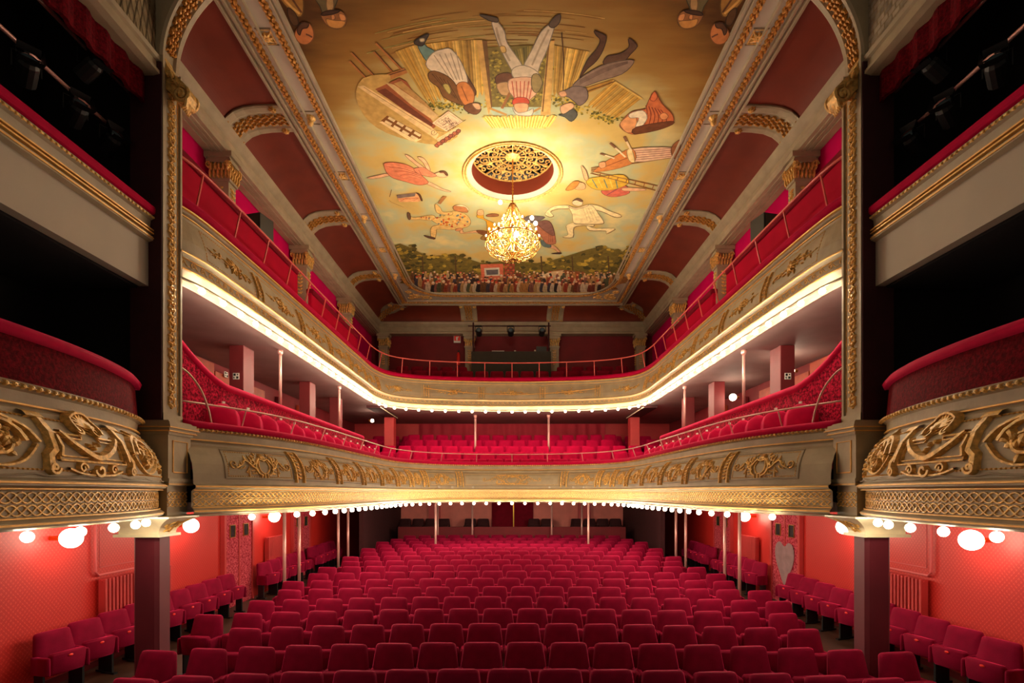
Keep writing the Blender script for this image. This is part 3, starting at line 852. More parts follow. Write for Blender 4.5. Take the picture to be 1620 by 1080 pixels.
    # floor of the box and dark interior
    st('floor_box_'+nm, MB().box(s*4.6, s*(XW-.01), 3.3, 6.5, 2.67, 3.1), 'dark_maroon')
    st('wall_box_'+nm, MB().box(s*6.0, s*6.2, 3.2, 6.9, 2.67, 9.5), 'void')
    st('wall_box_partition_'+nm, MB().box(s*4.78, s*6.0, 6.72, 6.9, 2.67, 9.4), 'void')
    for k, y in enumerate((4.2, 5.3)):
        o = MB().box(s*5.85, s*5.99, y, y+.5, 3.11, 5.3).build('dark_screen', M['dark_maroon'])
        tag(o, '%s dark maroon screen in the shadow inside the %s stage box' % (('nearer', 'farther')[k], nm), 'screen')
    # second tier front of the box: plain plaster band with velvet rail
    t = thing('box_balustrade', 'plain taupe second tier front of the %s stage box with red velvet rail' % nm, 'box', (s*4.55, 5, 5.4))
    xa, xb = s*4.52, s*4.62
    MB().box(s*4.56, s*4.68, 3.2, 6.66, 5.38, 5.93).build('plaster_band', M['plaster'], t)
    m = MB(); prof = [(4.56, 5.93), (4.50, 5.95), (4.50, 6.0), (4.54, 6.02), (4.54, 6.12), (4.53, 6.2), (4.5, 6.22), (4.5, 6.26), (4.68, 6.26), (4.68, 5.93)]
    m.prism([(p[0]*s, p[1]) for p in prof], 'y', 3.2, 6.66); m.build('moulded_band', M['stone'], t)
    g = MB()
    for z in (5.975, 6.035, 6.075): g.box(s*4.49, s*4.545, 3.2, 6.66, z-.008, z+.008)
    g.build('gilded_line', M['gold_line'], t)
    g = MB(); fb = lambda u, v, h: (s*(4.5-h), u, v)
    bead_row(g, fb, 3.3, 6.64, 6.235, .06, .02, .02); g.box(s*4.495, s*4.51, 3.28, 6.65, 6.225, 6.245); g.build('gilded_bead_moulding', M['gold'], t)
    m = MB(); m.box(s*4.47, s*4.66, 3.2, 6.64, 6.27, 6.38); m.build('velvet_rail', M['velvet_bright'], t, bevel=.035)
    settle(t)
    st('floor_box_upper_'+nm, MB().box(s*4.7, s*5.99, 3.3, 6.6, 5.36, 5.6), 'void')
    # cornice above the box opening + valance + painted spandrel wall
    m = MB(); prof = [(4.5, 8.02), (4.42, 8.04), (4.42, 8.08), (4.46, 8.11), (4.46, 8.2), (4.43, 8.22), (4.42, 8.27), (4.46, 8.29), (4.5, 8.3), (4.8, 8.3), (4.8, 8.02)]
    m.prism([(p[0]*s, p[1]) for p in prof], 'y', 3.2, 6.66); st('trim_box_cornice_'+nm, m, 'stone')
    m = MB(); rows = []
    for i in range(60):
        y = 3.25+i*.057; x = s*(4.6+.02*math.sin(i*1.3)); rows.append([(x, y, 7.68), (x, y, 8.02), (x+s*.05, y, 8.02), (x+s*.05, y, 7.68)])
    m.grid(rows, closed=True); o = m.build('valance', M['velvet_box']); tag(o, 'dark red velvet valance under the cornice of the %s stage box' % nm, 'valance')
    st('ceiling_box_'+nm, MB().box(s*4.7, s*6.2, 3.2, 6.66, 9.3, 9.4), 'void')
    # spandrel wall painted with stones (right) and trellis (left)
    m = MB()
    m.add([(s*4.5, 3.2, 8.3), (s*4.5, 6.75, 8.3), (s*4.5, 6.75, 10.6), (s*4.5, 3.2, 10.6)], [(0, 1, 2, 3)], srgb(150, 132, 100))
    if s > 0:
        r_ = random.Random(3)
        for row in range(17):
            for j in range(24):
                y = 4.4+j*.125+(row % 2)*.06; z = 8.32+row*.075
                if y > 6.6: continue
                q = r_.uniform(.85, 1.12)
                c = srgb(158*q, 144*q, 122*q)
                m.add([(s*4.495, y, z), (s*4.495, y+.11, z+.0), (s*4.495, y+.115, z+.06), (s*4.495, y+.005, z+.06)], [(0, 1, 2, 3)], c)
        for k in range(3):
            P = catmull([(5.9-k*.35, 8.5), (5.85-k*.3, 8.9), (5.6-k*.3, 9.3)], 4)
            for a, b in zip(P, P[1:]): m.add([(s*4.49, a[0], a[1]), (s*4.49, a[0]+.05, a[1]), (s*4.49, b[0]+.05, b[1]), (s*4.49, b[0], b[1])], [(0, 1, 2, 3)], srgb(110, 74, 40))
    else:
        for k in range(-10, 26):
            for dz in (1, -1):
                y = 5.0+k*.11
                a = (y, 8.3); b = (y+dz*1.0, 10.5)
                pts = [a, b]
                def cl(p): return (max(3.3, min(6.72, p[0])), p[1])
                m.add([(s*4.494, cl(a)[0], a[1]), (s*4.494, cl(a)[0]+.012, a[1]), (s*4.494, cl(b)[0]+.012, b[1]), (s*4.494, cl(b)[0], b[1])], [(0, 1, 2, 3)], srgb(96, 78, 54))
        for P, c in (([(5.5, 8.32), (5.75, 8.7), (5.6, 9.4), (4.9, 9.9), (4.9, 8.4)], srgb(140, 60, 30)), ([(5.7, 8.52), (5.85, 9.0), (5.8, 9.8), (5.74, 9.8), (5.78, 9.0), (5.62, 8.52)], srgb(176, 110, 50))):
            P = catmull(P, 5, True); tri = tessellate_polygon([[Vector((a, b, 0)) for a, b in P]])
            m.add([(s*4.49, a, b) for a, b in P], [tuple(t_) for t_ in tri], c)
    o = struct(m.build('wall_spandrel_'+nm, M['spandrel'], vcol=True))
    # pedestal
    t = thing('pedestal', '%s moulded pedestal with gilt edged panel carrying the proscenium pilaster' % nm, 'pedestal', (s*4.5, 6.8, 2.5))
    m = MB()
    for xi, ya, yb, za, zb in ((4.30, 6.56, 7.02, 2.9, 3.52), (4.34, 6.6, 7.0, 2.5, 2.9)):
        m.box(s*xi, s*4.75, ya, yb, za, zb)
    for e, za, zb in ((.02, 3.52, 3.56), (.045, 3.56, 3.6), (.07, 3.6, 3.645), (.05, 3.645, 3.68), (.02, 3.68, 3.70), (.02, 2.88, 2.93), (.035, 2.93, 2.97)):
        m.box(s*(4.30-e), s*4.75, 6.56-e, 7.02+e, za, zb)
    m.build('block', M['stone'], t)
    g = MB(); fp = lambda u, v, h: (s*(4.30-h), u, v)
    stroke(g, [(6.65, 3.05), (6.94, 3.05), (6.94, 3.45), (6.65, 3.45), (6.65, 3.05)], .012, fp, .015)
    for e, z in ((.05, 3.565), (.075, 3.61), (.025, 2.9)): g.box(s*(4.30-e-.006), s*4.7, 6.56-e-.006, 7.02+e+.006, z-.006, z+.006)
    g.build('gilded_panel_edge', M['gold_line'], t)
    g = MB()
    for zc in (2.755, 2.655): guilloche(g, lambda u, v, h: (s*(4.34-h), u, v), 6.6, 7.0, zc, .042, .26, .009, 3, 12, .016)
    g.build('guilloche_frieze', M['gold'], t)
    settle(t)
    # bracket capital + pillar below
    t = thing('bracket', '%s white scrolled bracket with gilt foliage between the pillar and balcony' % nm, 'bracket', (s*4.6, 6.8, 2.2))
    m = MB(); rows = []
    for i in range(9):
        k = i/8; e = k**2.2
        x0 = 4.42-e*.26; x1 = 4.92; y0 = 6.56-e*.2; y1 = 6.9+e*.15; z = 2.27+k*.21
        rows.append([(s*x0, y0, z), (s*x1, y0, z), (s*x1, y1, z), (s*x0, y1, z)])
    m.grid(rows, closed=True); m.box(s*4.12, s*4.95, 6.3, 7.08, 2.48, 2.497); m.box(s*4.38, s*4.96, 6.52, 6.94, 2.235, 2.27)
    m.build('scroll_body', M['cream'], t)
    g = MB()
    fp = lambda u, v, h: (s*(4.42-((v-2.27)/.21)**2.2*.26-h), u, v)
    r_ = random.Random(2)
    for i in range(16): leaf(g, r_.uniform(6.62, 6.86), r_.uniform(2.3, 2.42), r_.uniform(0, 6.28), .06, .018, fp, .03, .4)
    g.build('gilt_foliage', M['gold'], t)
    settle(t)
    o = MB().prism([(s*4.46, 6.64), (s*4.5, 6.6), (s*4.74, 6.6), (s*4.78, 6.64), (s*4.78, 6.84), (s*4.74, 6.88), (s*4.5, 6.88), (s*4.46, 6.84)], 'z', 0, 2.234).build('stalls_pillar', M['pillar'])
    tag(o, '%s claret fabric covered pillar standing at the front corner of the stalls' % nm, 'pillar')
    # proscenium pilaster and arch band
    t = thing('proscenium_pilaster', '%s tall gilded proscenium pilaster rising to the ceiling arch' % nm, 'pilaster', (s*4.5, 6.8, 3.7))
    m = MB(); m.box(s*4.42, s*4.72, 6.6, 6.98, 3.71, 8.3)
    for y in (6.6, 6.95): m.box(s*4.39, s*4.42, y, y+.035, 3.71, 8.3)
    m.box(s*4.385, s*4.42, 6.6, 6.985, 3.71, 3.8); m.build('stone_shaft', M['stone'], t)
    MB().box(s*4.40, s*4.79, 6.58, 6.599, 3.71, 8.2).build('dark_front', M['dark_maroon'], t)  # thin dark maroon sheet over the pilaster's stage-facing front
    g = MB(); fp = lambda u, v, h: (s*(4.42-h), u, v)
    for y in (6.665, 6.93): stroke(g, [(y, 3.85), (y, 6), (y, 8.15)], .007, fp, .012)
    z = 3.9; k = 0
    for ph in (0, PI):
        P = [(6.798+.05*math.sin(ph+i*.55), 3.88+i*.035) for i in range(120)]; stroke(g, P, .010, fp, .03)
    for i in range(48):
        zz = 3.9+i*.0885; leaf(g, 6.8, zz, PI/2+.8, .085, .022, fp, .04, .3); leaf(g, 6.8, zz, PI/2-.8, .085, .022, fp, .04, -.3)
        blob(g, 6.8, zz+.04, .02, fp, .045)
    g.build('gilded_ornament', M['gold'], t)
    # scrolled console on top
    g = MB()
    cons = [(4.66, 8.5), (4.52, 8.52), (4.46, 8.4), (4.40, 8.24), (4.30, 8.12), (4.20, 8.03), (4.13, 7.95), (4.11, 7.86), (4.14, 7.78), (4.22, 7.75), (4.30, 7.8), (4.36, 7.9), (4.46, 7.98), (4.62, 8.05)]
    g.prism([(s*a, b) for a, b in cons], 'y', 6.70, 6.86)
    sp = spiral(4.22, 7.865, .115, PI/2, 1.6, 22); g.tube([(s*a, 6.685, b) for a, b in sp], .026, 6); g.tube([(s*a, 6.875, b) for a, b in sp], .026, 6); g.sphere((s*4.22, 6.66, 7.865), .03, 8, 6)
    for k in range(5): g.tube([(s*(4.13+.02*k), 6.66+.05*k, 7.80-.01*k), (s*(4.16+.02*k), 6.68+.045*k, 7.72), (s*4.22, 6.70+.04*k, 7.70)], [.02, .022, .008], 6)
    sp = spiral(4.56, 8.4, .09, PI, 1.4, 16); g.tube([(s*a, 6.66, b) for a, b in sp], .016, 5)
    ff = lambda u, v, h: (s*u, 6.68-h, v)
    r_ = random.Random(5)
    for i in range(16): k = r_.random(); leaf(g, 4.28+k*.25, 8.02+k*.28+r_.uniform(-.05, .05), r_.uniform(0, 6.28), .07, .02, ff, .035, .4)
    g.build('scrolled_console', M['gold'], t)
    settle(t)
# proscenium arch band (elliptical quarter each side, continuing flat)
t = thing('proscenium_arch', 'gilded arch band springing from both proscenium pilasters up to the ceiling', 'arch', (0, 6.8, 8.3))
A, Bz = 1.9, 1.62
arcp = [(-4.45+A*(1-math.cos(a)), 8.3+Bz*math.sin(a)) for a in [PI/2*i/24 for i in range(25)]]
arcp = arcp+[(-x, z) for x, z in arcp[::-1]]
m = MB(); rows = []
def arn(i):
    a = arcp[max(i-1, 0)]; b = arcp[min(i+1, len(arcp)-1)]; tx, tz = b[0]-a[0], b[1]-a[1]; l = math.hypot(tx, tz) or 1
    return (tz/l, -tx/l)
for i, (x, z) in enumerate(arcp):
    n = arn(i); row = []
    for d, y in ((-.3, 6.62), (0, 6.62), (.03, 6.64), (.03, 6.68), (0, 6.7), (0, 6.88), (.03, 6.9), (.03, 6.96), (0, 7.0), (-.3, 7.0)):
        row.append((x+n[0]*d, y, z+n[1]*d))
    rows.append(row)
m.grid(rows); m.build('stone_band', M['stone'], t)
Ls = [0]
for a, b in zip(arcp, arcp[1:]): Ls.append(Ls[-1]+math.dist(a, b))
def fa(u, v, h):
    import bisect
    i = min(max(bisect.bisect_right(Ls, u)-1, 0), len(arcp)-2); k = (u-Ls[i])/(Ls[i+1]-Ls[i] or 1)
    a, b = arcp[i], arcp[i+1]; n = arn(i)
    return (a[0]+(b[0]-a[0])*k+n[0]*h, v, a[1]+(b[1]-a[1])*k+n[1]*h)
g = MB()
for v in (6.74, 6.79, 6.84): leafband(g, [(.1, v), (Ls[-1]-.1, v)], fa, .07, .07, .05)
g.build('gilded_leaf_band', M['gold_deep'], t)
settle(t)
# wall above the arch, closing the ceiling at the front
m = MB(); rows = []
for i, (x, z) in enumerate(arcp): rows.append([(x-arn(i)[0]*.02, 6.95, z-arn(i)[1]*.02), (max(-4.7, min(4.7, x*1.02)), 6.95, 10.7)])
m.grid(rows); st('wall_arch', m, 'stone')
for s, nm in ((-1, 'left'), (1, 'right')):
    st('wall_haunch_'+nm, MB().box(s*4.4, s*6.7, 7.005, 7.035, 9.3, 10.7), 'stone')
# ================================================================ SEATS
def back_mesh(m, wb, wt, z0, z1, y0, lean, th):
    """padded backrest: rounded trapezoid slab; front at y0 (towards -y), leaning back"""
    out = []
    r = .055; H = z1-z0
    def hw(z): return wb/2+(wt-wb)/2*max(0, (z-z0-.45*H))/(H*.55)
    rows_z = [0, .08, .25, .45, .62, .78, .92, .96, .985, 1.0]
    rings = []
    for k in rows_z:
        z = z0+H*k; w = hw(z)
        if k > .92: w -= .035*(1-math.sqrt(max(0, 1-((k-.92)/.08)**2)))
        if k < .08: w -= .02
        y = y0+lean*k; t = th*(1 if k < .9 else (1-.55*((k-.9)/.1)**2))
        yf = y-t*.5; yb = y+t*.5
        b = .025
        ring_ = [(-w+b, yf, z), (-w*.5, yf-.008, z), (0, yf-.012, z), (w*.5, yf-.008, z), (w-b, yf, z), (w, y, z), (w-b, yb, z), (0, yb+.006, z), (-w+b, yb, z), (-w, y, z)]
        rings.append(ring_)
    o = len(m.v); m.grid(rings, closed=True); n = 10
    m.f += [tuple(o+j for j in range(n))[::-1], tuple(o+(len(rings)-1)*n+j for j in range(n))]; m.c += [None]*2
    return m
def pan_mesh(m, w=.44, z0=.33, z1=.61, y=-.13, th=.11):
    rings = []
    for k, a in ((0, .75), (.08, .95), (.5, 1), (.92, .97), (1, .8)):
        z = z0+(z1-z0)*k; yy = y-.035*k
        b = .02; W = w/2*(.96 if k in (0, 1) else 1); t = th*a/2
        rings.append([(-W+b, yy-t, z), (0, yy-t-.006, z), (W-b, yy-t, z), (W, yy-t+b, z), (W, yy+t-b, z), (W-b, yy+t, z), (-W+b, yy+t, z), (-W, yy+t-b, z), (-W, yy-t+b, z)])
    o = len(m.v); m.grid(rings, closed=True); n = 9
    m.f += [tuple(o+j for j in range(n))[::-1], tuple(o+4*n+j for j in range(n))]; m.c += [None]*2
    return m
def arm_mesh(m, x):
    rings = []
    for z, e in ((.34, .0), (.36, .006), (.53, .006), (.565, .002), (.575, -.008)):
        w = .022+e*.5; y0, y1 = -.2-e, .1
        rings.append([(x-w, y0+.03, z), (x-w*.5, y0, z), (x+w*.5, y0, z), (x+w, y0+.03, z), (x+w, y1, z), (x-w, y1, z)])
    o = len(m.v); m.grid(rings, closed=True); n = 6
    m.f += [tuple(o+j for j in range(n))[::-1], tuple(o+4*n+j for j in range(n))]; m.c += [None]*2
    return m
SW = .53
def make_seat(name, cat, tagged=True, vel='velvet'):
    t = thing(name, '', cat)
    back_mesh(MB(), SW, .455, .36, .865, .04, .09, .085).build('backrest', M[vel], t, smooth=True)
    pan = pan_mesh(MB()).build('seat_cushion', M[vel], t, smooth=True)
    if tagged:
        MB().sphere((0, -.222, .56), .026, 8, 4, (1.3, .35, .7)).build('number_tag', M['tag'], pan, smooth=True)
    for s in (-1, 1):
        a = arm_mesh(MB(), s*.25).build('armrest', M[vel], t, smooth=True)
        m = MB(); m.box(s*.25-.014, s*.25+.014, -.1, .06, .03, .345); m.box(s*.25-.03, s*.25+.03, -.16, .1, 0, .03)
        m.build('leg', M['black'], t)
    return t
def make_far_seat(name, cat, vel='velvet'):
    m = MB(); back_mesh(m, SW, .455, .36, .865, .04, .09, .085); pan_mesh(m)
    arm_mesh(m, -.25); arm_mesh(m, .25); m.box(-.28, -.24, -.1, .06, 0, .35); m.box(.24, .28, -.1, .06, 0, .35)
    return m.build(name, M[vel], smooth=True)
def drop(root):
    for c in list(root.children_recursive)+[root]: bpy.data.objects.remove(c)

NEAR = make_seat('theatre_seat', 'seat', tagged=False)
FARS = make_far_seat('theatre_seat', 'seat')
NUM = ['first', 'second', 'third', 'fourth', 'fifth', 'sixth', 'seventh', 'eighth', 'ninth', 'tenth', 'eleventh', 'twelfth', 'thirteenth', 'fourteenth', 'fifteenth', 'sixteenth', 'seventeenth', 'eighteenth', 'nineteenth', 'twentieth']
def nth(i): return NUM[i] if i < 20 else 'twenty-'+NUM[i-20]
used_near = used_far = False
def put(proto, first, loc, rz, label, group, cat='seat'):
    if first:
        proto.location = loc; proto.rotation_euler = (0, 0, rz); proto['label'] = label; proto['category'] = cat; proto['group'] = group
        return proto
    c = dup(proto, loc, rz, label, group); c['category'] = cat; return c
def sag(x): return .55*(abs(x)/4.6)**2 * .75
rows_hw = {0: (8, .0), 1: (8, .5), 2: (7, .0), 3: (8, .5)}
nf = nn = 0
for r in range(17):
    y0 = 5.6+.9*r+(.07 if r else 0)
    z = .018*(y0-5.7)+(0 if r < 16 else .03)
    if r == 0: z = .003
    offs = [-.03, .168, .16, -.228, .128, .22, -.066, .11]
    shift = offs[r] if r < 8 else (.0 if r % 2 == 0 else .275)
    xs = [shift+.556*i for i in range(-10, 11)]
    lim = (4.2, 4.62, 4.15)[r] if r < 3 else 4.72
    if r > 12: lim = 4.45
    xs = [x for x in xs if abs(x) < lim]
    if r > 15: xs = [x for x in xs if abs(x) < 4.0]
    for i, x in enumerate(xs):
        a = -x*.028*1.0
        y = y0-sag(x)
        lab = 'crimson velvet stalls seat, %s row from the stage, %s from the left end' % (nth(r), nth(i))
        if r < 8:
            put(NEAR, nn == 0, (x, y, z), -a*1.0, lab, 'stalls seats facing the stage'); nn += 1
        else:
            put(FARS, nf == 0, (x, y, z), -a, lab, 'stalls seats facing the stage'); nf += 1
# raked floor wedge under the stalls
m = MB(); m.prism([(5.0, 0.001), (5.7, 0.0012), (19.6, .018*13.9), (20.6, .02*14.5), (20.6, 0.001)], 'x', -6.56, 6.56)
st('floor_rake', m, 'wood_floor')

# side wall seats --------------------------------------------
WALLS = make_seat('side_seat', 'seat', tagged=True)
first = True
for s, nm in ((-1, 'left'), (1, 'right')):
    for g, (y0, n, gl) in enumerate(((7.2 if s < 0 else 6.76, 9 if s < 0 else 10, 'front'), (13.35, 5, 'middle'), (16.6, 4, 'rear'))):
        for i in range(n):
            y = y0+i*.545
            if g == 0 and s < 0 and i == 0: y = y
            rz = (PI/2-.26) if s < 0 else (-PI/2+.26)
            put(WALLS, first, (s*6.22, y, .018*max(0, y-5.7)+.001), rz,
                'crimson tip-up seat against the %s wall, %s group, %s from the stage' % (nm, gl, nth(i)), 'tip-up seats along the side walls'); first = False
            

# rear of the stalls: dwarf wall and darker seats behind
o = MB().box(-4.5, 4.5, 20.75, 20.87, .26, 1.42).build('dwarf_wall', M['maroon_wall']); tag(o, 'low maroon wall behind the last crimson row of the stalls', 'wall')
st('floor_rear_stalls', MB().box(-5.6, 5.6, 20.65, 23.49, 0.002, .5), 'floor')
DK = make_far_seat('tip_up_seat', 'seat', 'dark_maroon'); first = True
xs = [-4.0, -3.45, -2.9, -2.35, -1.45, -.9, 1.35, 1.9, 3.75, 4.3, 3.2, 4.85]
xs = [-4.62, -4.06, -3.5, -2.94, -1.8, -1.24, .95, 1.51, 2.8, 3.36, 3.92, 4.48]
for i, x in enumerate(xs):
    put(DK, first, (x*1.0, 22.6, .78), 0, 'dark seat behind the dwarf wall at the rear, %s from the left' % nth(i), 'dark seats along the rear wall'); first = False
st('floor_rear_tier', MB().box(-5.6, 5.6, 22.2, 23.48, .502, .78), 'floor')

# lower balcony centre seats ----------------------------------
BS = make_far_seat('velvet_seat', 'seat', 'velvet_bright'); first = True
rowsB = [(17.75, 3.06, 3.3, .555), (18.45, 3.34, 4.7, .585), (19.2, 3.62, 5.2, .56), (20.05, 3.92, 5.5, .56), (20.95, 4.22, 4.0, .56)]
for r, (y, z, lim, sp) in enumerate(rowsB):
    k = int(lim/sp)
    xs = [sp*(j+(.5 if r % 2 else 0)) for j in range(-k-1, k+1)]
    xs = [x for x in xs if abs(x) <= lim]
    for i, x in enumerate(xs):
        if abs(abs(x)-1.36) < .12 and r == 2: pass
        if 4.05 < abs(x) < 5.1 and 19.0 < y-.012*x*x < 20.4: continue
        if 1.0 < abs(x) < 1.72 and r == 2: x = x
        put(BS, first, (x, y-.012*x*x, z) if r != 0 else (x, y-.05*x*x*.0, z), x*.02, 'crimson lower balcony seat, %s row from the ledge, %s from the left' % (nth(r), nth(i)), 'lower balcony centre seats'); first = False
for s, nm in ((-1, 'left'), (1, 'right')):
    for i in range(3):
        put(BS, False, (s*(4.25+i*.6), 21.35, 4.22), 0, 'crimson seat at the raised rear %s corner of the lower balcony, %s from the centre' % (nm, nth(i)), 'raised corner seats')
# lower balcony slip seats with rounded padded backs -----------
t = thing('slip_seat', '', 'seat')
m = MB(); rings = []
for k in [i/9 for i in range(10)]:
    z = .3+.62*k; w = .29*(1 if k < .5 else (max(0.0, 1-((k-.5)/.505)**4))**.5); th = .06*(1 if k < .9 else .6)
    z += .1*k; rings.append([(-w, 0, z), (-w*.6, -th, z), (0, -th-.015, z), (w*.6, -th, z), (w, 0, z), (w*.6, th*.6, z), (-w*.6, th*.6, z)])
m.grid(rings, closed=True); m.f += [tuple(range(7))[::-1], tuple(63+j for j in range(7))]; m.c += [None]*2
m.build('backrest', M['velvet_bright'], t, smooth=True)
m = MB(); pan_mesh(m, .5, .3, .42, -.2, .32); m.build('seat_cushion', M['velvet_dark'], t, smooth=True)
MB().box(-.22, .22, -.34, .02, 0, .3).build('base', M['dark_maroon'], t)
MB().box(-.022, .022, -.01, .01, 1.02, 1.06).build('number_plate', M['white'], t)
first = True
for s, nm in ((-1, 'left'), (1, 'right')):
    for i in range(15):
        y = 8.0+i*.61
        x = s*(4.4 if i == 0 else 4.33)
        put(t, first, (x, y, 3.121), -s*PI/2*-1*(-1) if False else (PI/2-.45 if s < 0 else -PI/2+.45), 'round backed velvet slip seat by the %s parapet, %s from the pedestal' % (nm, nth(i)), 'slip seats of the lower balcony'); first = False
# upper gallery seats ------------------------------------------
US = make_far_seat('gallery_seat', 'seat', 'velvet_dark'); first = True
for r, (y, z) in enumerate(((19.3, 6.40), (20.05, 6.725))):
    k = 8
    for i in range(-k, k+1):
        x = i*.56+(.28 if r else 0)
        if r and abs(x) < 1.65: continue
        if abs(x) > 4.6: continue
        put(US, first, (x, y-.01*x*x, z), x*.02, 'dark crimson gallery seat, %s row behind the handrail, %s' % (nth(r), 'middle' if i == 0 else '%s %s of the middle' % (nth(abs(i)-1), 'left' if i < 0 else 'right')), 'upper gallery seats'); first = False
# ================================================================ LAMPS
WARM = (1.0, .83, .60)
def point(loc, w, r, c=WARM, name='lamp_light'):
    l = bpy.data.lights.new(name, 'POINT'); l.energy = w; l.color = c; l.shadow_soft_size = r
    o = bpy.data.objects.new(name, l); o.location = loc; col.objects.link(o); return o
bm_ = MB().sphere((0, 0, 0), .034, 10, 8)
bm_.lathe([(.02, .03), (.022, .07), (.026, .075)], 0, 0, 0, 8)
PB = MB().sphere((0, 0, -.0), .046, 10, 8).build('light_bulb', M['bulb'], smooth=True)
first = True; NB = 0
def bulbs(positions, w, labf, group):
    global first
    for i, p in enumerate(positions):
        if first: o = PB; first = False
        else: o = PB.copy(); col.objects.link(o)
        o.location = p; tag(o, labf(i, len(positions)), 'light bulb', group)
        l = point(p, w, .055)
        l.parent = o; l.location = (0, 0, 0)
def lab_row(where):
    def f(i, n):
        if i == n//2: return 'bare glowing bulb under the %s, exactly at the centre' % where
        k = i if i < n//2 else n-1-i
        return 'bare glowing bulb under the %s, %s from the %s end' % (where, nth(k) if k < 30 else '%dth' % (k+1), 'left' if i < n//2 else 'right')
    return f
NUM += ['thirtieth']
def nth(i):
    return NUM[i] if i < 20 else ('twenty-'+NUM[i-20] if i < 29 else ('thirtieth' if i == 29 else 'thirty-'+NUM[i-30]))
def rowpos(S, u0, u1, n, z, d): 
    return [S.map(u0+(u1-u0)*i/(n-1), z, d, base=False) for i in range(n)]
bulbs(rowpos(S1, .8, S1.len-.8, 55, 2.44, .30), 21, lab_row('lower balcony'), 'bulbs under the lower balcony')
bulbs(rowpos(S2, .35, S2.len-.35, 63, 5.60, .15), 17, lab_row('upper balcony'), 'bulbs under the upper balcony')
for S, nm in ((SBL, 'left'), (SBR, 'right')):
    u = [.9, 1.45, 1.95, 2.45, 2.85] if S is SBL else [S.len-a for a in (.9, 1.45, 1.95, 2.45, 2.85)]
    pos = [S.map(a, 2.44, .12, base=False) for a in u]
    bulbs(pos, 7, lambda i, n, nm=nm: 'bare glowing bulb under the %s stage box, %s from the stage' % (nm, nth(i)), 'bulbs under the stage boxes')
# sockets strip under balconies (part-like batten)
for S, z, d, B in ((S1, 2.50, .27, B1), (S2, 5.66, .16, B2)):
    m = MB(); S.sweep(m, [(d-.02, z-.022), (d+.02, z-.022), (d+.02, z), (d-.02, z)], closed=True, caps=True)
    o = m.build('bulb_batten', M['stone_dark'], B); o.matrix_parent_inverse = Matrix.Translation(-Vector(B.location))

# wall globes
def globe(x, y, z, s, label, r=.14, w=30):
    t = thing('wall_lamp', label, 'wall lamp', (x, y, z))
    m = MB(); m.sphere((0, 0, 0), r, 16, 12); m.build('glass_globe', M['globe'], t, smooth=True)
    m = MB(); m.tube([(s*(r-.01), 0, 0), (s*(XW-abs(x)-.001), 0, 0)] if abs(x) > 6 else [(s*(r-.01), 0, 0), (s*(r+.06), 0, 0)], .035, 10)
    m.build('wall_mount', M['brass'], t)
    l = point((x, y, z), w, r+.012); l.parent = t; l.location = (0, 0, 0)
for s, nm, ys in ((-1, 'left', (7.5, 10.3, 13.9)), (1, 'right', (7.2, 9.95, 14.2))):
    for k, y in enumerate(ys):
        globe(s*6.3, y, 2.14, s, '%s round white globe lamp on the %s stalls wall' % (ordn[k], nm))
globe(5.75, 10.85, 5.3, 1, 'nearer small globe lamp beside the right lower balcony pillars', .09, 14)
globe(5.6, 13.3, 5.2, 1, 'farther small globe lamp beside the right lower balcony pillars', .09, 14)
globe(-4.9, 18.4, 5.3, -1, 'small globe lamp in the rear left corner of the lower balcony', .06, 8)

# ---------------------------------------------------------------- chandelier
cx, cy = .015, 11.9
t = thing('chandelier', 'large gilded crystal chandelier glowing below the round ceiling grille', 'chandelier', (cx, cy, 8.6))
m = MB(); m.tube([(cx, cy, 10.35), (cx, cy, 9.3)], .012, 6)
for i in range(14): m.sphere((cx, cy, 10.3-i*.07), .022, 6, 4)
m.build('hanging_chain', M['brass'], t)
m = MB(); m.lathe([(.015, .75), (.05, .7), (.025, .64), (.03, .45), (.07, .38), (.03, .3), (.04, .1), (.1, .02), (.05, -.1), (.04, -.3), (.08, -.38), (.03, -.46), (.01, -.52)], cx, cy, 8.6, 12)
m.build('stem', M['lamp_gold'], t, smooth=True)
candles = []
for tier, (n, R_, z, drop_) in enumerate(((12, .6, 8.52, .16), (8, .42, 8.72, .14), (6, .24, 8.9, .12))):
    for i in range(n):
        a = 2*PI*(i+.3*tier)/n; c_, s_ = math.cos(a), math.sin(a)
        m = MB()
        P = catmull([(0.04, z-.05), (R_*.35, z-drop_*1.1), (R_*.75, z-drop_), (R_, z)], 5)
        m.tube([(cx+c_*r, cy+s_*r, zz) for r, zz in P], .013, 5)
        sp = spiral(R_*.55, z-.02, .07, -PI/2, 1.2, 10); m.tube([(cx+c_*r, cy+s_*r, zz) for r, zz in sp], .008, 4)
        m.lathe([(.035, 0), (.05, .015), (.012, .02), (.014, .07)], cx+c_*R_, cy+s_*R_, z, 8)
        m.build('arm', M['lamp_gold'], t, smooth=True)
        candles.append((cx+c_*R_, cy+s_*R_, z+.09))
for i, p in enumerate(candles):
    MB().sphere(p, .02, 8, 6, (1, 1, 1.7)).build('candle_bulb', M['candle'], t, smooth=True)
for p in ((-.27, 9.12), (.42, 8.78), (.5, 8.66), (.08, 8.42), (-.28, 8.42)):
    MB().sphere((cx+p[0], cy-.45, p[1]), .045 if p[0] != .08 else .06, 10, 8).build('lamp_bulb', M['bulb'], t, smooth=True)
m = MB()
for i in range(16):   # crystal strands: crown to arms, lower basket
    a = 2*PI*i/16; c_, s_ = math.cos(a), math.sin(a)
    for P in (catmull([(.06, 9.32), (.16, 9.12), (.2, 8.98), (.34, 8.8), (.58, 8.55)], 6), catmull([(.58, 8.5), (.56, 8.32), (.4, 8.16), (.2, 8.1), (.03, 8.06)], 6)):
        for r, z in P: m.sphere((cx+c_*r, cy+s_*r, z), .014, 5, 3)
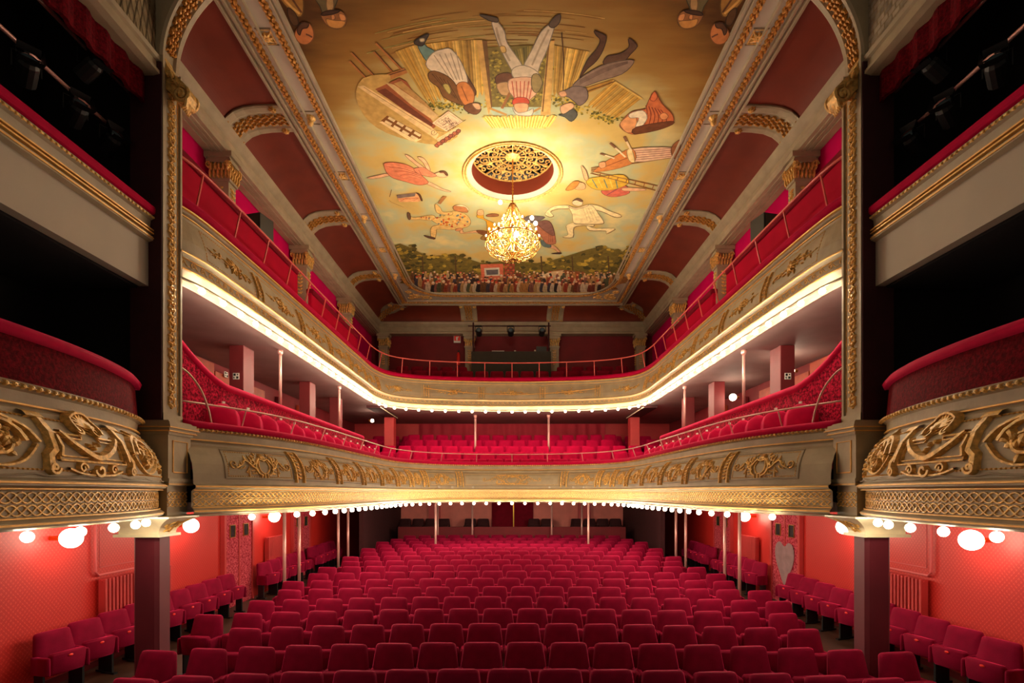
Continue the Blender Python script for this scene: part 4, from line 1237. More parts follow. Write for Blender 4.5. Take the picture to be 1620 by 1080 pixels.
m.build('crystal_strands', M['crystal'], t, smooth=True)['kind'] = 'stuff'
m = MB()
for i in range(12):
    a = 2*PI*i/12; c_, s_ = math.cos(a), math.sin(a)
    P = catmull([(.6, 8.5), (.62, 8.34), (.46, 8.2), (.24, 8.12), (.05, 8.1)], 5)
    m.tube([(cx+c_*r, cy+s_*r, z) for r, z in P], .011, 4)
    P = spiral(.5, 8.36, .09, 0, 1.3, 10); m.tube([(cx+c_*r, cy+s_*r, z) for r, z in P], .008, 4)
    P = catmull([(.05, 9.25), (.13, 9.15), (.1, 9.0), (.2, 8.85)], 4); m.tube([(cx+c_*r, cy+s_*r, z) for r, z in P], .009, 4)
m.tube([(cx+.6*math.cos(2*PI*i/40), cy+.6*math.sin(2*PI*i/40), 8.5) for i in range(41)], .014, 5)
m.tube([(cx+.25*math.cos(2*PI*i/30), cy+.25*math.sin(2*PI*i/30), 8.13) for i in range(31)], .012, 5)
m.build('gilded_basket', M['lamp_gold'], t, smooth=True)
settle(t)
for i in range(6):
    a = 2*PI*i/6; point((cx+.5*math.cos(a), cy+.5*math.sin(a), 8.64), 24, .06).name = 'chandelier_light'
point((cx, cy-.1, 9.0), 22, .08); point((cx+.08, cy-.3, 8.4), 32, .08)

# rose: round grille recess ------------------------------------
t = thing('ceiling_rose', 'round recessed ceiling rose with gilded openwork grille and terracotta rim', 'ceiling rose', (cx, cy, 10.0))
m = MB(); n = 48
def cir(r, z): return [(cx+r*math.cos(2*PI*i/n), cy+r*math.sin(2*PI*i/n), z) for i in range(n)]
m.grid([cir(1.06, 9.995), cir(.97, 10.02), cir(.93, 10.06)], closed=True); m.build('cream_lip', M['plaster'], t, smooth=True)
m = MB(); m.grid([cir(.93, 10.06), cir(.93, 10.42)], closed=True); m.build('recess_wall', M['cove'], t, smooth=True)
m = MB()
for r, w in ((1.12, .022), (1.06, .02)): m.tube(cir(r, 9.985)+[cir(r, 9.985)[0]], w, 6, caps=False)
m.build('gilded_rim', M['gold'], t, smooth=True)
g = MB(); fg = lambda x, y, h: (cx+x, cy+y, 10.40-h)
for i in range(8):
    a = 2*PI*i/8; stroke(g, [(.16*math.cos(a), .16*math.sin(a)), (.93*math.cos(a), .93*math.sin(a))], .014, fg, .03)
    for q in (-1, 1):
        b = a+q*.2
        for r, R_, tn in ((.42, .09, 1.2), (.66, .12, 1.3), (.84, .08, 1.1)):
            stroke(g, spiral(r*math.cos(b), r*math.sin(b), R_, b+PI/2, q*tn, 12), .012, fg, .025)
    b = a+PI/8; stroke(g, [(.2*math.cos(b), .2*math.sin(b)), (.93*math.cos(b), .93*math.sin(b))], .01, fg, .025)
    leaf(g, .5*math.cos(b), .5*math.sin(b), b, .2, .05, fg, .03, 0); leaf(g, .75*math.cos(b), .75*math.sin(b), b, .15, .05, fg, .03, 0)
g.lathe([(.02, -.06), (.1, -.04), (.17, 0)], cx, cy, 10.40, 16)
for r in (.16, .3, .55, .92): stroke(g, [(r*math.cos(2*PI*i/36), r*math.sin(2*PI*i/36)) for i in range(37)], .012, fg, .03)
g.build('openwork_grille', M['gold'], t)
MB().add([(cx-.95, cy-.95, 10.6), (cx+.95, cy-.95, 10.6), (cx+.95, cy+.95, 10.6), (cx-.95, cy+.95, 10.6)], [(0, 1, 2, 3)]).build('dark_shaft_top', M['void'], t)
settle(t)

# ---------------------------------------------------------------- spotlights in the stage boxes and booth
def spotlight(x, y, z, tilt, rz, label, sc_=1.0, group=None):
    t = thing('stage_spotlight', label, 'spotlight', (x, y, z), rz, group)
    m = MB(); n = 12
    ct, s_ = math.cos(tilt), math.sin(tilt)
    def T(p): 
        X, Y, Z = p; return (X, Y*ct-Z*s_, Y*s_+Z*ct-.2*sc_)
    mm = MB(); mm.lathe([(.07, -.14), (.1, -.12), (.1, .1), (.085, .14), (.09, .15)], 0, 0, 0, n)
    m.add([T((a*sc_, -c*sc_, b*sc_)) for a, b, c in mm.v], mm.f); m.build('housing', M['black'], t, smooth=False)
    mm = MB(); mm.sphere((0, 0, .15), .078, 12, 6, (1, 1, .3)); m = MB()
    m.add([T((a*sc_, -c*sc_, b*sc_)) for a, b, c in mm.v], mm.f); m.build('lens', M['lens'], t, smooth=True)
    m = MB(); w = .12*sc_
    m.tube([(-w, 0, -.2*sc_), (-w, 0, -.02), (w, 0, -.02), (w, 0, -.2*sc_)], .009, 5); m.box(-.02, .02, -.02, .02, -.02, .03); m.build('yoke', M['black'], t)
    m = MB()
    for a in (-1, 1):
        m.add([T(p) for p in ((a*.1*sc_, -.16*sc_, -.1*sc_), (a*.1*sc_, -.16*sc_, .1*sc_), (a*.12*sc_, -.23*sc_, .1*sc_), (a*.12*sc_, -.23*sc_, -.1*sc_))], [(0, 1, 2, 3)])
        m.add([T(p) for p in ((-.1*sc_, -.16*sc_, a*.1*sc_), (.1*sc_, -.16*sc_, a*.1*sc_), (.1*sc_, -.23*sc_, a*.12*sc_), (-.1*sc_, -.23*sc_, a*.12*sc_))], [(0, 1, 2, 3)])
    m.build('barn_doors', M['black'], t)
    return t
for s, nm in ((-1, 'left'), (1, 'right')):
    for k, (x, z) in enumerate(((4.95, 7.3), (4.85, 7.85))):
        o = MB().tube([(s*x, 3.3, z), (s*x, 6.7, z)], .022, 8).build('lighting_bar', M['pole'], smooth=True)
        tag(o, '%s steel lighting bar slung across the %s upper stage box opening' % (('lower', 'upper')[k], nm), 'bar')
    for k, (x, y, z) in enumerate(((4.95, 5.35, 7.27), (4.95, 5.95, 7.27), (4.95, 6.45, 7.27), (4.85, 6.0, 7.82))):
        spotlight(s*x, y, z, -.5, -s*(.9+.15*k), 'black spotlight %s in the %s upper stage box' % (('nearest the stage on the lower bar', 'in the middle of the lower bar', 'beside the pilaster on the lower bar', 'on the upper bar')[k], nm), .95, 'spotlights in the stage boxes')
# booth -------------------------------------------------------
t = thing('lighting_booth', 'black cloth covered lighting booth desk at the rear of the upper gallery', 'booth', (0, 20.2, 6.73))
m = MB(); m.box(-1.56, 1.5, 20.15, 20.25, 6.73, 8.2); m.box(-1.56, -1.5, 20.25, 21.0, 6.73, 8.2); m.box(1.44, 1.5, 20.25, 21.0, 6.73, 8.2); m.build('cloth_front', M['black_cloth'], t)
MB().box(-1.5, 1.44, 20.25, 20.9, 8.1, 8.16).build('desk_top', M['black'], t)
m = MB()
for x in (-1.5, 1.42): m.tube([(x, 20.3, 6.73), (x, 20.3, 9.35)], .03, 8)
m.tube([(-1.7, 20.3, 9.22), (1.5, 20.3, 9.22)], .022, 8); m.build('pipe_frame', M['dark_maroon'], t)
settle(t)
for k, x in enumerate((-1.27, -.05, 1.15)):
    spotlight(x, 20.15, 9.16, -.25, 0, 'black spotlight with pale lens on the booth crossbar, %s' % ('left', 'middle', 'right')[k], 1.15, 'booth spotlights')
m = MB(); m.box(-.78, -.3, 20.3, 20.55, 8.16, 8.27); o = m.build('mixing_desk', M['white'], bevel=.01); tag(o, 'pale control desk on the lighting booth', 'control desk')
for k in range(6): MB().box(-.74+k*.07, -.7+k*.07, 20.29, 20.3, 8.19, 8.24).build('fader', M['black'], o)
o = MB().lathe([(.07, 0), (.08, .03), (.03, .1), (.035, .14)], .12, 20.4, 8.16, 8).build('desk_lamp', M['white']); tag(o, 'small white lamp in the middle of the booth desk', 'lamp')
o = MB().box(.86, .93, 20.35, 20.45, 8.16, 8.32).build('drink_bottle', M['cream'], bevel=.02); tag(o, 'cream bottle standing on the booth desk', 'bottle')
t = thing('computer_monitor', 'dark monitor at the right end of the booth desk', 'monitor', (1.15, 20.5, 8.16))
MB().box(-.2, .2, -.02, .02, .06, .32).build('screen', M['black'], t); MB().box(-.06, .06, -.05, .05, 0, .06).build('stand', M['black'], t)
# loudspeakers ------------------------------------------------
for s, nm in ((-1, 'left'), (1, 'right')):
    t = thing('loudspeaker', 'black loudspeaker standing behind the %s upper gallery partition' % nm, 'loudspeaker', (s*5.12, 10.6, 6.31), s*.25)
    MB().box(-.2, .2, -.2, .2, 1.42, 2.02).build('cabinet', M['black'], t, bevel=.015)
    MB().box(-.17, .17, -.21, -.2, 1.46, 1.98).build('grille', M['black_cloth'], t)
    MB().lathe([(.2, 0), (.2, .02), (.02, .04), (.02, 1.42)], 0, 0, 0, 10).build('stand', M['black'], t)
# stalls steel columns -----------------------------------------
k = 0
labs = ('left front', 'right front')
cols = []
for s, nm in ((-1, 'left'), (1, 'right')):
    for x, y, lb in ((2.55, 17.5, 'inner front'), (2.9, 20.5, 'rear inner'), (1.55, 20.5, 'rear outer one nearest the middle'), (5.05, 11.64, 'nearest side'), (5.05, 12.45, 'second side'), (5.0, 15.1, 'third side'), (5.0, 16.0, 'fourth side')):
        if s > 0 and lb == 'rear inner': x = 2.65*1.03
        z0 = .018*(y-5.7)+.002 if y < 20 else .27
        t = thing('steel_column', '%s slim pinkish steel column on the %s of the stalls under the balcony' % (lb, nm), 'column', (s*x, y, z0))
        h = 2.525-z0
        MB().lathe([(.07, 0), (.07, .03), (.037, .06)], 0, 0, 0, 10).build('base', M['pole'], t, smooth=True); MB().lathe([(.037, .06), (.037, h-.12)], 0, 0, 0, 10).build('shaft', M['pole'], t, smooth=True); MB().lathe([(.037, h-.12), (.06, h-.06), (.07, h)], 0, 0, 0, 10).build('capital', M['pole'], t, smooth=True)
# wall furniture in the stalls ----------------------------------
def radiator(s, y0, y1, z0, z1, label):
    t = thing('radiator', label, 'radiator', (s*6.5, (y0+y1)/2, z0))
    n = int((y1-y0)/.075)
    m = MB()
    for i in range(n):
        y = y0+(i+.5)*(y1-y0)/n; m.box(s*6.44, s*6.56, y-.024, y+.024, z0, z1)
    m.build('fins', M['red_wall'], t, bevel=.01)
    m = MB(); m.tube([(s*6.5, y0, z1-.04), (s*6.5, y1, z1-.04)], .022, 8); m.tube([(s*6.5, y0, z0+.05), (s*6.5, y1, z0+.05)], .022, 8); m.build('header_pipe', M['red_wall'], t)
    settle(t)
def pipe_frame(s, y0, y1, z0, z1, label):
    m = MB(); m.tube([(s*6.55, y0, 2.48), (s*6.55, y0, z0+.06), (s*6.55, y0+.06, z0), (s*6.55, y1, z0)], .02, 8)
    m.tube([(s*6.56, y0+.1, 2.48), (s*6.56, y0+.1, z0+.12), (s*6.56, y1, z0+.12)], .008, 6)
    tag(m.build('heating_pipe', M['pink_paint']), label, 'pipe')
for s, nm in ((-1, 'left'), (1, 'right')):
    a = 8.25 if s < 0 else 8.2
    radiator(s, a+.05, a+1.7, .75, 1.42, 'rose painted radiator nearest the stage on the %s stalls wall' % nm)
    pipe_frame(s, a, a+1.7, 1.48, 2, 'rose heating pipe framing the wall above the nearest %s radiator' % nm)
    radiator(s, 13.9, 15.0, .95, 1.6, 'rose painted radiator between the doors on the %s stalls wall' % nm)
    for k, (y0, y1) in enumerate(((11.95, 13.15), (15.7, 16.9))):
        t = thing('door_%d' % (1+k+(0 if s < 0 else 2)), '', 'door', (s*6.58, (y0+y1)/2, .1)); del t['label']; del t['category']; t['kind'] = 'structure'
        ym = (y0+y1)/2
        for q, (a_, b_) in enumerate(((y0, ym-.01), (ym+.01, y1))):
            lf = MB().box(s*6.53, s*6.595, a_, b_, .12, 2.45).build('door_leaf', M['speckle_door'], t)
            MB().box(s*6.52, s*6.53, (a_+b_)/2-.1, (a_+b_)/2+.1, 1.75, 2.02).build('door_window', M['glass_dark'], lf)
            m = MB(); yc = (a_+b_)/2
            for z in (1.735, 2.02): m.box(s*6.51, s*6.53, yc-.12, yc+.12, z, z+.015)
            for y in (yc-.12, yc+.105): m.box(s*6.51, s*6.53, y, y+.015, 1.74, 2.03)
            m.build('window_bead', M['brass'], lf)
        m = MB(); m.box(s*6.5, s*6.595, y0-.08, y0, .12, 2.5); m.box(s*6.5, s*6.595, y1, y1+.08, .12, 2.5); m.box(s*6.515, s*6.53, ym-.02, ym+.02, .12, 2.45); m.build('door_frame', M['red_wall'], t)
        if s > 0 and k == 0:
            P = catmull([(ym, 1.5), (ym+.2, 1.6), (ym+.4, 1.5), (ym+.42, 1.2), (ym+.22, .85), (ym, .58), (ym-.22, .85), (ym-.42, 1.2), (ym-.4, 1.5), (ym-.2, 1.6)], 5, True)
            tri = tessellate_polygon([[Vector((a_, b_, 0)) for a_, b_ in P]])
            MB().add([(s*6.512, a_, b_) for a_, b_ in P], [tuple(q) for q in tri]).build('worn_patch', M['worn'], t)
        settle(t)
# stalls rear wall: doors and pilaster strips --------------------
t = thing('door_5', '', 'door', (0, 23.45, .8)); del t['label']; del t['category']; t['kind'] = 'structure'
for a_, b_ in ((-1.25, -.3), (-.26, .6)):
    MB().box(a_+.35, b_+.35, 23.4, 23.46, .79, 2.5).build('door_leaf', M['velvet_dark'], t)
MB().box(.05, .09, 23.38, 23.4, .79, 2.5).build('door_seam', M['brass'], t)
settle(t)
for x0, x1, mt in ((-3.7, -2.75, 'pink_paint'), (2.95, 3.5, 'pink_paint'), ):
    o = MB().box(x0, x1 if x1-x0 < .6 else x0+.5, 23.3, 23.49, .79, 2.52).build('wall_pilaster', M[mt]); tag(o, 'flat rose pilaster on the rear stalls wall at %s' % ('the left of the dark seats' if x0 < -4 else 'centre left between dark seat groups' if x0 < 0 else 'centre right beside the column' if x0 < 4 else 'the far right'), 'pilaster')
for s, nm in ((-1, 'left'), (1, 'right')):
    o = MB().box(s*4.95, s*5.1, 17.5, 23.4, .27, 2.52).build('dark_screen', M['dark_maroon']); tag(o, 'dark maroon side screen closing the rear %s of the stalls' % nm, 'screen')
# red extinguisher and signs -----------------------------------
def sign(x, y, z, w, h, axis, label, icon, base='white', s=1):
    t = thing('exit_sign', label, 'sign', (x, y, z))
    if axis == 'y':
        MB().box(-w/2, w/2, 0, .02, -h/2, h/2).build('plate', M[base], t)
        m = MB()
        for a, b, c_, d in icon: m.box(a*w/2, b*w/2, -.006, .0, c_*h/2, d*h/2)
    else:
        MB().box(0, .02*s, -w/2, w/2, -h/2, h/2).build('plate', M[base], t)
        m = MB()
        for a, b, c_, d in icon: m.box(-.006*s, 0, a*w/2, b*w/2, c_*h/2, d*h/2)
    m.build('pictogram', M['tag' if base == 'white_red' or axis == 'yr' else 'black'], t)
    return t
ic = [(-.8, -.1, .1, .8), (.1, .8, -.8, -.1), (-.8, -.5, -.8, -.2), (.3, .7, .3, .7)]
sign(-5.36, 10.19, 5.05, .12, .12, 'y', 'small white pictogram sign high on the nearest left rose pillar', ic)
sign(5.36, 10.19, 5.05, .12, .12, 'y', 'small white pictogram sign high on the nearest right rose pillar', ic)
sign(-6.45, 11.85, 5.45, .14, .12, 'x', 'small white pictogram sign on the orange panel behind the left pillar', ic, s=-1)
t = thing('fire_sign', 'red and white fire equipment sign on the rear gallery wall left of the booth', 'sign', (-2.25, 21.52, 9.08))
MB().box(-.14, .14, 0, .03, -.16, .16).build('plate', M['white'], t)
m = MB(); m.box(-.12, .12, -.006, 0, -.08, .14); m.build('red_field', M['tag'], t)
m = MB(); m.box(-.05, .03, -.012, -.006, -.06, .08); m.box(.03, .06, -.012, -.006, .04, .1); m.build('pictogram', M['white'], t)
t = thing('fire_extinguisher', 'red fire extinguisher hung on the rear gallery wall under the small sign', 'fire extinguisher', (-2.2, 21.528, 8.0))
MB().lathe([(.06, 0), (.07, .03), (.07, .42), (.04, .5), (.02, .54)], 0, 0, 0, 10).build('cylinder', M['tag'], t, smooth=True)
MB().box(-.03, .05, -.02, .02, .54, .6).build('valve', M['black'], t)
# orange brown panels on the left balcony wall -----------------
for s, nm in ((-1, 'left'), (1, 'right')):
    for k, (y0, y1, mt) in enumerate(((9.6, 10.5, 'maroon_wall'), (10.6, 11.45, 'orange_wood'), (11.5, 12.1, 'orange_wood'), (13.2, 13.8, 'orange_wood'), (14.6, 15.4, 'maroon_wall'), (16.0, 16.9, 'orange_wood'))):
        o = MB().box(s*6.5, s*6.58, y0, y1, 3.61, 5.6 if k < 2 else 5.45).build('wall_panel', M[mt]); tag(o, '%s %s wall panel behind the %s slip seats, counted from the stage' % (nth(k), 'dark red' if mt[0] == 'm' else 'orange brown', nm), 'panel')
# drapery pleats on the rear wall of the lower balcony
m = MB(); rows = []
for i in range(200):
    x = -3.9+7.8*i/199; y = 21.93+.03*math.sin(x*14); rows.append([(x, y, 4.23), (x, y, 5.65)])
m.grid(rows); o = m.build('wall_drape', M['drape']); tag(o, 'pleated red drape across the rear wall of the lower balcony', 'drape')
# lamps lighting the upper gallery walls behind the pilasters
for s, nm in ((-1, 'left'), (1, 'right')):
    for k, y in enumerate((8.4, 11.9, 15.6)):
        t = thing('wall_lamp', '%s small globe lamp low on the wall behind the %s upper gallery partition' % (ordn[k], nm), 'wall lamp', (s*5.6, y, 7.25))
        MB().sphere((0, 0, 0), .07, 12, 8).build('glass_globe', M['globe'], t, smooth=True)
        MB().box(s*.06, s*.179, -.03, .03, -.03, .03).build('mount', M['brass'], t)
        l = point((0, 0, 0), 18, .085); l.parent = t
# slack lighting cable clipped along the bottom of the lower fascias
def cable(S, u0, u1, label, drop_=.02, z=2.945):
    n = 60; P = []
    for i in range(n+1):
        u = u0+(u1-u0)*i/n; P.append(S.map(u, z-abs(math.sin(i*PI/10))*drop_, .262, base=False))
    tag(MB().tube(P, .008, 5).build('electric_cable', M['stone_dark'], smooth=True), label, 'cable')
cable(SBL, .3, 3.3, 'slack grey cable clipped under the left stage box relief')
cable(SBR, SBR.len-3.3, SBR.len-.3, 'slack grey cable clipped under the right stage box relief')
for k, x in enumerate((-2.55, -2.05, -1.3, 1.25, 2.1, 2.5)):
    u = S1.len/2+x; p = S1.map(u, 2.95, .26, base=False)
    o = MB().box(-.035, .035, -.03, .012, -.035, .035).build('junction_box', M['plaster'], bevel=.006); o.location = p
    tag(o, 'small grey junction box at the foot of the lower balcony fascia, %s from the left' % nth(k), 'junction box')
# ================================================================ CEILING PAINTING
HC = 10.0-EYE
layer = [0]; OUTL = [True]
PT = thing('ceiling_painting', 'large painted ceiling canvas with upside down peasants, acrobats, trees and a crowd', 'painting', (0, 12, 10.0))
def pc(px, py, z):
    Y = F*(z-EYE)/(778-py); return ((px-810)/F*Y, Y)
def poly(m, pts, c, reg=(0, 0, 1), smooth=3, closed=True, jit=0):
    layer[0] += 1; z = 9.992-.000008*layer[0]
    P = [pc(reg[0]+x/reg[2], reg[1]+y/reg[2], z) for x, y in pts]
    if smooth: P = catmull(P, smooth, True)
    try: m.flat(P, [], z, srgb(*c))
    except Exception: pass
    if smooth and OUTL[0]:
        layer[0] += 1; z -= .000008; W = .0075; n = len(P); vs = []
        for i, p in enumerate(P):
            a = P[i-1]; b = P[(i+1) % n]; t = (b[0]-a[0], b[1]-a[1]); l = math.hypot(*t) or 1
            vs += [(p[0]-t[1]/l*W, p[1]+t[0]/l*W, z), (p[0]+t[1]/l*W, p[1]-t[0]/l*W, z)]
        m.add(vs, [(2*i, 2*i+1, (2*i+3) % (2*n), (2*i+2) % (2*n)) for i in range(n)], srgb(*[v*.62 for v in c]))
def line(m, pts, w, c, reg=(0, 0, 1), smooth=0):
    layer[0] += 1; z = 9.992-.000008*layer[0]
    P = [(reg[0]+x/reg[2], reg[1]+y/reg[2]) for x, y in pts]
    if smooth: P = catmull(P, smooth)
    P = [pc(x, y, z) for x, y in P]; W = w/reg[2]*.5/F*11.0
    vs = []
    for i, p in enumerate(P):
        a = P[max(i-1, 0)]; b = P[min(i+1, len(P)-1)]; t = (b[0]-a[0], b[1]-a[1]); l = math.hypot(*t) or 1
        vs += [(p[0]-t[1]/l*W, p[1]+t[0]/l*W, z), (p[0]+t[1]/l*W, p[1]-t[0]/l*W, z)]
    m.add(vs, [(2*i, 2*i+1, 2*i+3, 2*i+2) for i in range(len(P)-1)], srgb(*c))
def fig(name, fn, label=None):
    m = MB(); fn(m); o = m.build(name, M['paint'], PT, vcol=True)
    if label: o['label'] = label
# canvas: grid of pigment with soft mottling
def canvas():
    m = MB()
    # material of its own (procedural)
    mt = bpy.data.materials.new('painted_sky'); mt.use_nodes = True
    nt = mt.node_tree; N = nt.nodes; L = nt.links; b = N['Principled BSDF']; b.inputs['Roughness'].default_value = .8; b.inputs['Specular IOR Level'].default_value = .15
    tc = N.new('ShaderNodeTexCoord'); sep = N.new('ShaderNodeSeparateXYZ'); L.new(tc.outputs['Object'], sep.inputs['Vector'])
    n1 = N.new('ShaderNodeTexNoise'); n1.inputs['Scale'].default_value = .9; n1.inputs['Detail'].default_value = 5; L.new(tc.outputs['Object'], n1.inputs['Vector'])
    r = N.new('ShaderNodeValToRGB'); e = r.color_ramp.elements
    e[0].position = .3; e[0].color = srgb(190, 162, 92); e[1].position = .7; e[1].color = srgb(218, 200, 132)
    k = r.color_ramp.elements.new(.42); k.color = srgb(200, 172, 98); k = r.color_ramp.elements.new(.56); k.color = srgb(178, 182, 136)
    L.new(n1.outputs['Fac'], r.inputs['Fac'])
    # brown painted ground towards the stage end, with dimmer light put into the pigment
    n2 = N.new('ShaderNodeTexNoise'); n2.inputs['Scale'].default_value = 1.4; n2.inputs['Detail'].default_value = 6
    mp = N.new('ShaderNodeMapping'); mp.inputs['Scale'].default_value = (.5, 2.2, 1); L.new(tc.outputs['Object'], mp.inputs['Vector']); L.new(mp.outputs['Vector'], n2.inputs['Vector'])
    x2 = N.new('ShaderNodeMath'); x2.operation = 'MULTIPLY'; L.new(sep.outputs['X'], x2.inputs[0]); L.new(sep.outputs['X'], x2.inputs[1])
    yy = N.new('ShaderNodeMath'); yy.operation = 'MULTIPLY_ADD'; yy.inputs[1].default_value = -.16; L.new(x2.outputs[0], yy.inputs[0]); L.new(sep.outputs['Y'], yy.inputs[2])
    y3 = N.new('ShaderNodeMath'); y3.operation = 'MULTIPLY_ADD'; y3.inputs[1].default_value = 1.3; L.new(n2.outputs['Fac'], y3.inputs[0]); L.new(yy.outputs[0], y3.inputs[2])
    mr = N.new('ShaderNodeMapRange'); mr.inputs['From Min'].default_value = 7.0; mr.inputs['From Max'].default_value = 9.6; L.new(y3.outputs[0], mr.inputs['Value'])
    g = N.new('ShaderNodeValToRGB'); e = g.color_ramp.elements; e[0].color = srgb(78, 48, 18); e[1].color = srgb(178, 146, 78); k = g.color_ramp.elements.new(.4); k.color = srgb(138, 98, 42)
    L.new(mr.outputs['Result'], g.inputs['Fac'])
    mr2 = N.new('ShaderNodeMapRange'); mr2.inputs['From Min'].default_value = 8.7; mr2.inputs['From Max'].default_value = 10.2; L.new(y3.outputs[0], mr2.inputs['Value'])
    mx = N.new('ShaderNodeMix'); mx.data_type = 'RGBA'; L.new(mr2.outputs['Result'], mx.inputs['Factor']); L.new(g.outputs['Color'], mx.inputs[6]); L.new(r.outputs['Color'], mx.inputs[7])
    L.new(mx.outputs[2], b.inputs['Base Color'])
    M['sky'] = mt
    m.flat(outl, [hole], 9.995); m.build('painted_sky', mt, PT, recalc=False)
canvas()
T = (540, 0, 3); A = (540, 110, 6.75); B_ = (860, 130, 6.75); C_ = (560, 230, 6.75); D_ = (820, 290, 6.75)
def lerp(P, t):
    n = len(P)-1; i = min(int(t*n), n-1); k = t*n-i; return (P[i][0]+(P[i+1][0]-P[i][0])*k, P[i][1]+(P[i+1][1]-P[i][1])*k)
def planks(m, top, bot, n, cs, reg=T, point=True):
    for i in range(n):
        a0, a1 = lerp(top, i/n), lerp(top, (i+.94)/n); b0, b1 = lerp(bot, i/n), lerp(bot, (i+.94)/n)
        j = rnd.uniform(-.04, .05); e = lambda a, b, t: (a[0]+(b[0]-a[0])*t, a[1]+(b[1]-a[1])*t)
        c = cs[i % len(cs)]; q = rnd.uniform(.88, 1.1); c = tuple(min(255, v*q) for v in c)
        tip = e(((a0[0]+a1[0])/2, (a0[1]+a1[1])/2), ((b0[0]+b1[0])/2, (b0[1]+b1[1])/2), 1.03+j)
        poly(m, [a0, a1, e(a1, b1, .93+j), tip, e(a0, b0, .93+j)] if point else [a0, a1, b1, b0], c, reg, 0)
        line(m, [e(a0, a1, .3), e(b0, b1, .35)], 1.6, tuple(v*.7 for v in c), reg); line(m, [e(a0, a1, .6), e(b0, b1, .6)], 2.2, tuple(min(255, v*1.18) for v in c), reg)
def foliage(m, pts, n, r, cs, reg=T, spread=18):
    for i in range(n):
        p = lerp(pts, rnd.random()); x = p[0]+rnd.gauss(0, spread); y = p[1]+rnd.gauss(0, spread*.5)
        a = [rnd.uniform(.6, 1.3)*r for _ in range(5)]
        poly(m, [(x+math.cos(k*1.256)*a[k], y+math.sin(k*1.256)*a[k]*.7) for k in range(5)], cs[i % len(cs)], reg, 0)
WOOD = [(198, 156, 70), (180, 138, 58), (212, 172, 86)]
GREENS = [(120, 108, 40), (168, 146, 52), (206, 178, 66), (92, 90, 40)]
# painted ground streaks
def streaks(m):
    for i in range(34):
        y = 45+i*5.2+rnd.uniform(-2, 2); x0 = rnd.uniform(120, 900); L_ = rnd.uniform(120, 420)
        f_ = lambda x: y+((x-830)/830)**2*150
        c = ((128, 84, 34), (200, 156, 84), (146, 104, 46), (150, 138, 74))[i % 4]
        line(m, [(x0+L_*k/6, f_(x0+L_*k/6)) for k in range(7)], rnd.uniform(1.5, 4), c, T, 3)
fig('painted_ground', streaks)
def left_fence(m):
    foliage(m, [(400, 490), (470, 500), (560, 505), (690, 500)], 170, 7, GREENS, T, 22)
    planks(m, [(255, 245), (340, 215), (430, 205), (520, 195), (600, 190), (668, 190)], [(410, 492), (455, 480), (505, 468), (560, 462), (620, 455), (680, 445)], 13, WOOD)
fig('painted_fence', left_fence)
def right_fence(m):
    foliage(m, [(1010, 470), (1060, 480), (1140, 520), (1260, 560), (1300, 570)], 150, 7, GREENS, T, 22)
    planks(m, [(1012, 215), (1100, 232), (1178, 245)], [(1005, 445), (1055, 440), (1115, 395)], 6, WOOD)
    poly(m, [(1140, 425), (1290, 375), (1302, 392), (1160, 445)], (176, 132, 56), T, 0)
    planks(m, [(1290, 385), (1425, 468)], [(1165, 500), (1300, 566)], 8, WOOD)
    line(m, [(1288, 382), (1428, 470)], 8, (214, 176, 92), T); line(m, [(1150, 440), (1300, 385)], 6, (110, 72, 30), T)
fig('painted_fence', right_fence)
def hut(m):
    poly(m, [(690, 225), (985, 210), (960, 540), (712, 520)], (122, 106, 46), T, 0)
    foliage(m, [(720, 260), (730, 400), (800, 500), (940, 460), (960, 250)], 240, 9, [(96, 84, 34), (140, 124, 50), (178, 156, 62)], T, 24)
    planks(m, [(812, 240), (930, 210)], [(850, 330), (900, 330)], 5, [(110, 100, 46), (150, 130, 60)])
    poly(m, [(700, 508), (960, 508), (945, 545), (720, 545)], (168, 186, 158), T, 0)
    poly(m, [(640, 190), (668, 190), (712, 505), (700, 545), (690, 505)], (206, 162, 88), T, 0); poly(m, [(668, 190), (692, 195), (716, 500), (712, 520)], (112, 78, 38), T, 0)
    poly(m, [(982, 195), (1012, 192), (992, 545), (945, 545)], (210, 168, 92), T, 0); line(m, [(985, 200), (955, 530)], 6, (120, 84, 40), T)
    line(m, [(700, 512), (785, 545)], 12, (180, 136, 70), T); line(m, [(945, 512), (880, 545)], 12, (180, 136, 70), T)
    for i in range(70):
        k = i/69; a = (672+350*k, 552+rnd.uniform(-8, 8)); b = (715+270*k, 604+rnd.uniform(-4, 6)); poly(m, [(a[0]-4, a[1]), (a[0]+4, a[1]), (b[0]+3, b[1]), (b[0]-3, b[1])], ((238, 206, 96), (196, 154, 58), (246, 222, 128))[i % 3], T, 0)
fig('painted_hut', hut)
